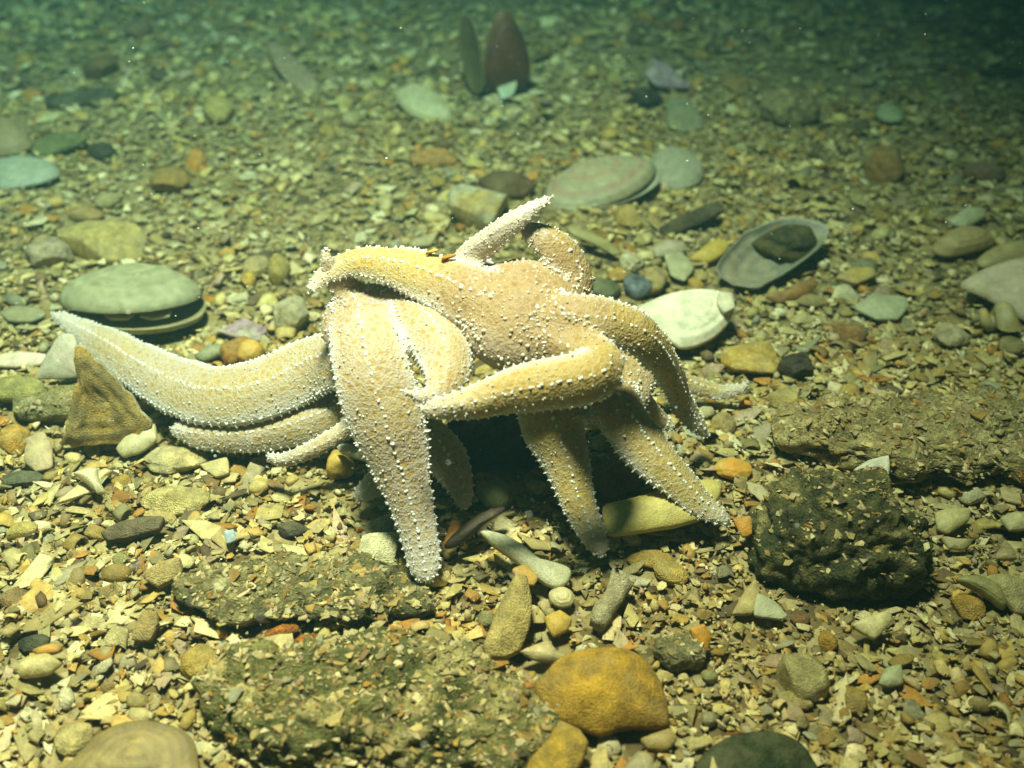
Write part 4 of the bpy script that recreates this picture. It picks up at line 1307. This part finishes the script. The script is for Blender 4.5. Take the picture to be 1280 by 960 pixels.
def flake_proto(rng, n=7, long_=1.0, thick=.10, curve=.25, notch=0, lite=False):
    a = np.sort(rng.uniform(0, 2 * math.pi, n) * .35 + np.linspace(0, 2 * math.pi, n, endpoint=False) * 1.0)
    r = rng.uniform(.65, 1.05, n)
    if notch:
        r[rng.integers(0, n)] *= .5
    o = np.stack([np.cos(a) * r * long_, np.sin(a) * r], 1)
    o -= o.mean(0)
    ax = rng.uniform(0, math.pi)
    d = np.array([math.cos(ax), math.sin(ax)])

    def zz(q):
        return -curve * ((q @ d) ** 2 * .8 + (q ** 2).sum(1) * .3)
    V = [np.r_[0, 0, thick / 2]]
    prof_ = ((.93, thick * .42), (1.0, -thick * .3)) if lite else ((.6, thick / 2), (.96, thick * .42), (1.0, 0), (.95, -thick / 2))
    for f, dz in prof_:
        q = o * f
        V += [np.r_[q[k], zz(q)[k] + dz] for k in range(n)]
    V.append(np.r_[0, 0, -thick / 2])
    T = []
    for k in range(n):
        T.append((0, 1 + k, 1 + (k + 1) % n))
    for r_ in range(len(prof_) - 1):
        for k in range(n):
            a0, b0 = 1 + r_ * n + k, 1 + r_ * n + (k + 1) % n
            T += [(a0, a0 + n, b0 + n), (a0, b0 + n, b0)]
    last = 1 + (len(prof_) - 1) * n
    for k in range(n):
        T.append((len(V) - 1, last + (k + 1) % n, last + k))
    V = np.array(V)
    V[:, 2] += rng.normal(size=len(V)) * .035
    return V, np.array(T)


def cup_proto(rng, nu=6, nv=4, span=2.0, th=.09):
    V = []
    a0 = rng.uniform(.3, .6)
    for side in (0, 1):
        for i in range(nv + 1):
            for j in range(nu + 1):
                u = (j / nu - .5) * span
                v = (i / nv - .35) * 1.5
                r = 1 - side * th
                fr = 1 + .10 * math.sin(5 * u + i) * (i == nv)
                x = math.sin(u) * r * (.75 + .25 * i / nv) * fr
                y = v * .8 * fr
                z = math.cos(u) * r * (1 - .45 * (i / nv) ** 2) - .4
                V.append((x, y, z))
    T = []
    w = nu + 1
    off = (nv + 1) * w
    for i in range(nv):
        for j in range(nu):
            a = i * w + j
            T += [(a, a + 1, a + w + 1), (a, a + w + 1, a + w)]
            b_ = a + off
            T += [(b_, b_ + w + 1, b_ + 1), (b_, b_ + w, b_ + w + 1)]
    edge = [j for j in range(w)] + [i * w + nu for i in range(1, nv + 1)] + [nv * w + j for j in range(nu - 1, -1, -1)] + [i * w for i in range(nv - 1, 0, -1)]
    for k in range(len(edge)):
        a, b_ = edge[k], edge[(k + 1) % len(edge)]
        T += [(a, a + off, b_ + off), (a, b_ + off, b_)]
    V = np.array(V)
    V += rng.normal(size=V.shape) * .012
    return V, np.array(T)


def chunk_proto(rng, npts=14, soft=False):
    bm = bmesh.new()
    for _ in range(npts):
        p = rng.normal(size=3)
        p /= np.linalg.norm(p)
        p *= rng.uniform(.75, 1.0)
        bm.verts.new((p[0], p[1] * .8, p[2] * .5))
    r = bmesh.ops.convex_hull(bm, input=bm.verts)
    bmesh.ops.delete(bm, geom=[v for v in bm.verts if not v.link_faces], context='VERTS')
    bmesh.ops.triangulate(bm, faces=bm.faces)
    if soft:
        bmesh.ops.subdivide_edges(bm, edges=bm.edges, cuts=1, use_grid_fill=True)
        bmesh.ops.smooth_vert(bm, verts=bm.verts, factor=.5, use_axis_x=True, use_axis_y=True, use_axis_z=True)
        bmesh.ops.triangulate(bm, faces=bm.faces)
    bm.verts.index_update()
    V = np.array([v.co[:] for v in bm.verts])
    T = np.array([[v.index for v in f.verts] for f in bm.faces])
    bm.free()
    return V, T


def curl_proto(rng, n=9):
    V, T = [], []
    span = rng.uniform(2.5, 4.6)
    for j in range(n + 1):
        a = j / n * span
        r = 1 - .35 * j / n
        for (dr, y) in ((0, -.5), (0, .5), (-.14, .5), (-.14, -.5)):
            V.append(((r + dr) * math.cos(a), y * (1 - .3 * j / n), (r + dr) * math.sin(a)))
    for j in range(n):
        for k in range(4):
            a, b_ = j * 4 + k, j * 4 + (k + 1) % 4
            T += [(a, b_, b_ + 4), (a, b_ + 4, a + 4)]
    T += [(0, 2, 1), (0, 3, 2), (n * 4, n * 4 + 1, n * 4 + 2), (n * 4, n * 4 + 2, n * 4 + 3)]
    return np.array(V) * .8, np.array(T)


prng = np.random.default_rng(77)
PROTOS = []          # (V, T, smooth, weight, flatness: 1 lies flat)
for k in range(9):
    PROTOS.append((*flake_proto(prng, int(prng.integers(6, 9)), prng.uniform(1.1, 1.9), prng.uniform(.10, .22), prng.uniform(0, .4), k % 3 == 0), True, 4.0, 1))
for k in range(4):
    PROTOS.append((*flake_proto(prng, 6, prng.uniform(1.9, 2.8), prng.uniform(.14, .25), prng.uniform(0, .25)), True, 1.6, 1))
for k in range(4):
    PROTOS.append((*cup_proto(prng, 5, 3, prng.uniform(1.4, 2.4)), True, 2.6, .7))
for k in range(6):
    PROTOS.append((*chunk_proto(prng, int(prng.integers(9, 14)), k < 4), k < 4, 4.0, .6))
for k in range(4):
    V, T = pebble_shape(1, 300 + k, .12, 2)
    PROTOS.append((V * [1, .8, .55], T, True, 1.5, .8))
for k in range(3):
    PROTOS.append((*curl_proto(prng, 6), True, .8, .2))
for k in range(5):
    PROTOS.append((*flake_proto(prng, 5, prng.uniform(1, 1.7), prng.uniform(.14, .26), prng.uniform(0, .3), lite=True), k % 2 == 0, 0, .9))
for k in range(4):
    PROTOS.append((*chunk_proto(prng, 9), False, 0, .6))
PW = np.array([p[3] for p in PROTOS])
PW = PW / PW.sum()
PWF = PW * np.r_[np.full(9, .5), np.full(4, .3), np.full(4, .9), np.full(6, 1.6), np.full(4, 1.8), np.full(3, 1), np.zeros(9)]
PWL = np.r_[np.zeros(30), np.full(5, 1.3), np.full(4, 1.0)]
PWL = PWL / PWL.sum()
PWF = PWF / PWF.sum()


def rand_rot(rng, n, tilt):
    """rotation matrices: random heading, tilted by about `tilt` radians"""
    az = rng.uniform(0, 2 * math.pi, n)
    tl = np.abs(rng.normal(size=n)) * tilt
    flip = rng.random(n) < .4
    tl = np.where(flip, math.pi - tl, tl)
    ax = rng.uniform(0, 2 * math.pi, n)
    kx, ky = np.cos(ax), np.sin(ax)
    c, s = np.cos(tl), np.sin(tl)
    R = np.empty((n, 3, 3))
    R[:, 0, 0] = c + kx * kx * (1 - c)
    R[:, 0, 1] = kx * ky * (1 - c)
    R[:, 0, 2] = ky * s
    R[:, 1, 0] = kx * ky * (1 - c)
    R[:, 1, 1] = c + ky * ky * (1 - c)
    R[:, 1, 2] = -kx * s
    R[:, 2, 0] = -ky * s
    R[:, 2, 1] = kx * s
    R[:, 2, 2] = c
    Z = np.zeros((n, 3, 3))
    Z[:, 0, 0], Z[:, 0, 1] = np.cos(az), -np.sin(az)
    Z[:, 1, 0], Z[:, 1, 1] = np.sin(az), np.cos(az)
    Z[:, 2, 2] = 1
    return R @ Z


def pile(rng, loc, size, tilt=.42, bias=None, weights=None):
    """joined geometry of many loose pieces"""
    n = len(loc)
    which = rng.choice(len(PROTOS), n, p=PW if weights is None else weights)
    ci = rng.choice(len(PAL), n, p=PALP)
    colr = PAL[ci] * rng.uniform(.45, 1.08, (n, 1)) * rng.uniform(.96, 1.04, (n, 3))
    if bias is not None:
        colr = colr * bias
    Vs, Ts, Cs, Ss, nv = [], [], [], [], 0
    for k, (pv, pt, sm, w, fl) in enumerate(PROTOS):
        idx = np.where(which == k)[0]
        if not len(idx):
            continue
        m = len(idx)
        R = rand_rot(rng, m, tilt * (1.6 - fl))
        sc = size[idx, None] * .5 * np.stack([rng.uniform(.85, 1.2, m), rng.uniform(.75, 1.1, m), rng.uniform(.8, 1.2, m)], 1)
        V = np.einsum('nij,nvj->nvi', R, pv[None] * sc[:, None]) + loc[idx, None]
        T = pt[None] + (np.arange(m) * len(pv))[:, None, None] + nv
        nv += m * len(pv)
        Vs.append(V.reshape(-1, 3))
        Ts.append(T.reshape(-1, 3))
        Cs.append(np.repeat(colr[idx], len(pv), 0))
        Ss.append(np.full(m * len(pt), sm))
    return np.concatenate(Vs), np.concatenate(Ts), np.concatenate(Cs), np.concatenate(Ss)


def tone(x, y):
    """patches where the gravel is browner or greyer"""
    q = np.stack([x / 9, y / 9, 0 * x], 1)
    a = fbm(q, 51, 3)
    return np.stack([1 + .10 * a, 1 + .02 * a, 1 - .22 * a], 1)


# crumbs of shell on the topmost starfish
for px, py, w, lb in ((547, 306, 12, 'small yellow shell crumb caught on the topmost starfish'), (560, 312, 13, 'small orange shell crumb caught on the topmost starfish')):
    sx_, sy_, _d = project(STAR_V[0])
    cand_ = np.where(np.hypot(sx_ - px, sy_ - (py + 9)) < 9)[0]
    p = STAR_V[0][cand_[np.argmax(STAR_V[0][cand_, 2])]] + np.array([0, 0, .16])
    V, T = flake_proto(np.random.default_rng(px), 6, 1.3, .3, .5, 1)
    V = V * np.array([.27, .25, .3]) @ eul(50, 25, px).T + p
    thing_mesh('shell_crumb', V, T, M_SHELL, np.tile(np.array((.50, .33, .07) if px < 550 else (.48, .22, .04)), (len(V), 1)), lb, 'crumb', block=False)


grng = np.random.default_rng(5)
# loose individual pieces big enough to pick out ------------------------------------------------
star_px = [project(v) for v in STAR_V]
smask = np.zeros((96, 128), bool)
for xx, yy, _ in star_px:
    ok = (xx >= 0) & (xx < 1280) & (yy >= 0) & (yy < 960)
    smask[(yy[ok] / 10).astype(int), (xx[ok] / 10).astype(int)] = True

KINDS_ = []
for k in range(5):
    V, T = pebble_shape(3, 500 + k, .12, 3 if k < 3 else 7)
    KINDS_.append(('pebble', 'pebble', V * [1, .8, .6], T, True))
for k in range(6):
    V, T = flake_proto(prng, 9, 1.25, prng.uniform(.16, .26), prng.uniform(.1, .3), k % 2)
    KINDS_.append(('shell_fragment', 'shell flake', V, T, True))
for k in range(3):
    V, T = cup_proto(prng, 10, 7, 1.9, .09)
    KINDS_.append(('cupped_shell', 'cupped shell piece', V, T, True))
for k in range(3):
    V, T = chunk_proto(prng, 22, True)
    KINDS_.append(('stone_chip', 'angular stone chip', V, T, True))
KM = [raw_mesh(a + '_piece', V * S, T, M_PIECE, None, sm) for a, b_, V, T, sm in KINDS_]
CN = [('cream', (.58, .51, .31)), ('ochre', (.47, .32, .09)), ('tan', (.40, .31, .15)), ('white', (.70, .66, .53)), ('grey', (.30, .28, .20)), ('orange', (.47, .24, .05)), ('dark brown', (.14, .09, .05)), ('pale yellow', (.55, .45, .18)), ('pinkish', (.46, .35, .29)), ('greenish', (.28, .27, .14))]
CNP = np.array([.16, .14, .14, .1, .1, .07, .06, .12, .06, .05])
CNP = CNP / CNP.sum()
KINDP = np.r_[np.full(5, .03), np.full(6, .085), np.full(3, .06), np.full(3, .053)]
KINDP = KINDP / KINDP.sum()
taken, placed = set(), []
tries = 0
while len(placed) < 235 and tries < 9000:
    tries += 1
    px, py = grng.uniform(8, 1272), 960 * grng.random() ** .92
    p = ground(px, py)
    if smask[min(95, int(py / 10)), min(127, int(px / 10))]:
        continue
    size = grng.uniform(19, 42) * cmpp(p) * (1.0 if py > 300 else .85)
    size = min(size, 2.0)
    q = p[None] + np.array([[0, 0, 0], [.4, 0, 0], [-.4, 0, 0], [0, .4, 0], [0, -.4, 0]]) * size
    if occupied(q[:, 0], q[:, 1], 1.6).any():
        continue
    if any((p[0] - a) ** 2 + (p[1] - b_) ** 2 < (.55 * (size + c_)) ** 2 for a, b_, c_ in placed):
        continue
    ki = int(grng.choice(len(KINDS_), p=KINDP))
    ci = int(grng.choice(len(CN), p=CNP))
    nm, word, V, T, sm = KINDS_[ki]
    lab = None
    for rf, rx, ry in sorted(REFS, key=lambda r: (r[1] - px) ** 2 + (r[2] - py) ** 2)[:5]:
        dx, dy = px - rx, py - ry
        if abs(dx) > abs(dy) * 1.3:
            rel = 'right of' if dx > 0 else 'left of'
        else:
            rel = 'in front of' if dy > 0 else 'behind'
        dist = math.hypot(dx, dy)
        cand = f"{CN[ci][0]} {word} {'close ' if dist < 90 else 'some way '}{rel} {rf}"
        if cand not in taken and len(cand.split()) <= 15:
            lab = cand
            break
    if lab is None:
        continue
    taken.add(lab)
    o = bpy.data.objects.new(nm, KM[ki])
    COL.objects.link(o)
    f = size * .5
    o.scale = (f * grng.uniform(.9, 1.15), f * grng.uniform(.8, 1.05), f * grng.uniform(.8, 1.2))
    o.rotation_euler = (grng.normal() * .28, grng.normal() * .28, grng.uniform(0, 6.28))
    hz = abs(V[:, 2]).max() * f
    o.location = (p[0] * S, p[1] * S, (p[2] + .1 + hz * .35) * S)
    cc = np.array(CN[ci][1]) * np.array([1.10, 1, .68]) * grng.uniform(.7, 1.05)
    o.color = (*cc, 1)
    tag(o, lab, word.split()[-1] if word != 'cupped shell piece' else 'shell', 'loose pebbles and shell pieces on the gravel')
    placed.append((p[0], p[1], size))
    R = eul(0, 0, 0)
    occupy(np.array([[p[0] + dx * size * .4, p[1] + dy * size * .4, p[2]] for dx in (-.8, 0, .8) for dy in (-.8, 0, .8)]), np.array([[0, 1, 2], [3, 4, 5], [6, 7, 8], [0, 4, 8], [2, 4, 6]]))

# the uncountable rest ---------------------------------------------------------------------------
def field(n, y0, y1, smin, smax, zlo, zhi, grow=0.0, margin=8.0, sig=.45, outer=False):
    y = y0 + (y1 - y0) * grng.random(n * 2)
    half = np.minimum(.47 * (y * math.cos(PITCH) + CAM_H * math.sin(PITCH)) + margin, 72)
    wmax = half.max()
    x = grng.uniform(-1, 1, n * 2) * wmax
    if outer:
        x = x / wmax * 74
    ok = (np.abs(x) > half) if outer else (np.abs(x) < half)
    x, y = x[ok][:n], y[ok][:n]
    m = len(x)
    size = np.clip(np.exp(grng.normal(math.log((smin * smax) ** .5), sig, m)), smin * .8, smax * 1.3) * (1 + grow * (y - y0) / (y1 - y0))
    # finer grit to the right of the pile's front
    fx, fy = 6.0, 27.0
    k = np.exp(-(((x - fx) / 6) ** 2 + ((y - fy) / 5) ** 2))
    size = size * (1 - .35 * k)
    size = size * (1 - .38 * np.clip(2.2 * fbm(np.stack([x / 6, y / 6, 0 * x], 1), 63, 3), 0, 1))
    z = G(x, y) + grng.uniform(zlo, zhi, m)
    keep = ~occupied(x, y, 1.0 + z * 0)
    x, y, z, size = x[keep], y[keep], z[keep], size[keep]
    return np.stack([x, y, z], 1), size


parts_ = [field(13000, 17, 48, .34, .8, -.15, .12), field(8500, 17, 48, .36, 1.05, 0, .28), field(13000, 17, 48, .12, .32, .1, .34), field(8000, 46, 80, .4, 1.1, -.1, .25, 0, 8, .55), field(7000, 46, 80, .2, .48, .1, .4), field(6200, 78, 118, .5, 1.5, -.1, .3, .2, 8, .5),
          field(12000, 10, 120, .6, 1.3, -.1, .25, 0, 8, .4, True)]
Vs, Ts, Cs, Ss, nv = [], [], [], [], 0
for pk, (loc, size) in enumerate(parts_):
    V, T, C_, sm = pile(grng, loc, size, .40, None, PWL if size.mean() < .4 or pk == 6 else ((PW * .5 + PWL * .5) if pk == 0 else (PWF if loc[:, 1].mean() > 50 else PW)))
    C_ = C_ * tone(V[:, 0], V[:, 1])
    Vs.append(V)
    Ts.append(T + nv)
    Cs.append(C_)
    Ss.append(sm)
    nv += len(V)
V, T, C_, sm = map(np.concatenate, (Vs, Ts, Cs, Ss))
go = link('shell_gravel', raw_mesh('shell_gravel', V * S, T, M_GRAVEL, C_, sm))
tag(go, 'dense gravel of broken shells and small pebbles covering the seabed', 'gravel', kind='stuff')
print('gravel pieces', sum(len(l) for l, s in parts_), 'tris', len(T))

# shell crumbs settled on the crusted rocks
for (o, V0, T0), cnt, smx in zip(LUMPS, (420, 1100, 2200, 2200, 40, 150, 80), (.5, .5, .6, .6, .3, .45, .6)):
    A, B_, C0 = V0[T0[:, 0]], V0[T0[:, 1]], V0[T0[:, 2]]
    nr = np.cross(B_ - A, C0 - A)
    ar = np.linalg.norm(nr, axis=1)
    nr = nr / (ar[:, None] + 1e-9)
    wgt = ar * np.clip(nr[:, 2] - .35, 0, 1)
    idx = grng.choice(len(T0), cnt, p=wgt / wgt.sum())
    loc = (A[idx] + B_[idx] + C0[idx]) / 3
    size = np.clip(np.exp(grng.normal(math.log(.19), .55, cnt)), .08, smx)
    loc[:, 2] += size * .05
    V, T, C_, sm = pile(grng, loc, size, .5, None, PWL)
    base = np.array(o.location) / S
    co = link('shell_bits', raw_mesh('shell_bits', (V - base) * S, T, M_GRAVEL, C_ * .8, sm), o)
    co['kind'] = 'stuff'
    co['label'] = 'small pale shell bits settled on the rock'

# specks drifting in the water
n = 420
pxs, pys, ts = grng.uniform(0, 1280, n), 960 * grng.random(n) ** 1.6, grng.uniform(.45, .93, n)
loc = np.array([CAMP + (ground(a, b_) - CAMP) * t for a, b_, t in zip(pxs, pys, ts)])
loc = loc[loc[:, 2] > 2]
pv, pt = ico(1)
r = np.clip(np.exp(grng.normal(math.log(.022), .4, len(loc))), .01, .06)
V = (loc[:, None] + pv[None] * r[:, None, None]).reshape(-1, 3)
T = (pt[None] + (np.arange(len(loc)) * len(pv))[:, None, None]).reshape(-1, 3)
so = link('suspended_specks', raw_mesh('suspended_specks', V * S, T, M_SPINE, np.tile(np.array((.6, .62, .55)), (len(V), 1))))
tag(so, 'tiny pale specks drifting in the water', 'specks', kind='stuff')

# ================================================================== the water itself
def build_haze():
    m = bpy.data.materials.new('green_water')
    m.use_nodes = True
    nt = m.node_tree
    nt.nodes.clear()
    out = nt.nodes.new('ShaderNodeOutputMaterial')
    pv = nt.nodes.new('ShaderNodeVolumePrincipled')
    pv.inputs['Color'].default_value = (.021, .062, .07, 1)
    pv.inputs['Absorption Color'].default_value = (.08, .48, .55, 1)
    pv.inputs['Density'].default_value = 1.75
    pv.inputs['Density Attribute'].default_value = ''
    pv.inputs['Temperature Attribute'].default_value = ''
    m.cycles.homogeneous_volume = True
    pv.inputs['Anisotropy'].default_value = 0.2
    nt.links.new(pv.outputs[0], out.inputs['Volume'])
    x0, x1, y0, y1, z0, z1 = -9.4, 9.4, -3.4, 16.4, -1.1, .9
    V = np.array([(x, y, z) for z in (z0, z1) for y in (y0, y1) for x in (x0, x1)])
    T = np.array([(0, 2, 3), (0, 3, 1), (4, 5, 7), (4, 7, 6), (0, 1, 5), (0, 5, 4), (2, 6, 7), (2, 7, 3), (0, 4, 6), (0, 6, 2), (1, 3, 7), (1, 7, 5)])
    o = link('haze', raw_mesh('haze', V, T, m, None, False))
    tag(o, 'green water between the lens and the seabed', None, kind='stuff')


build_haze()
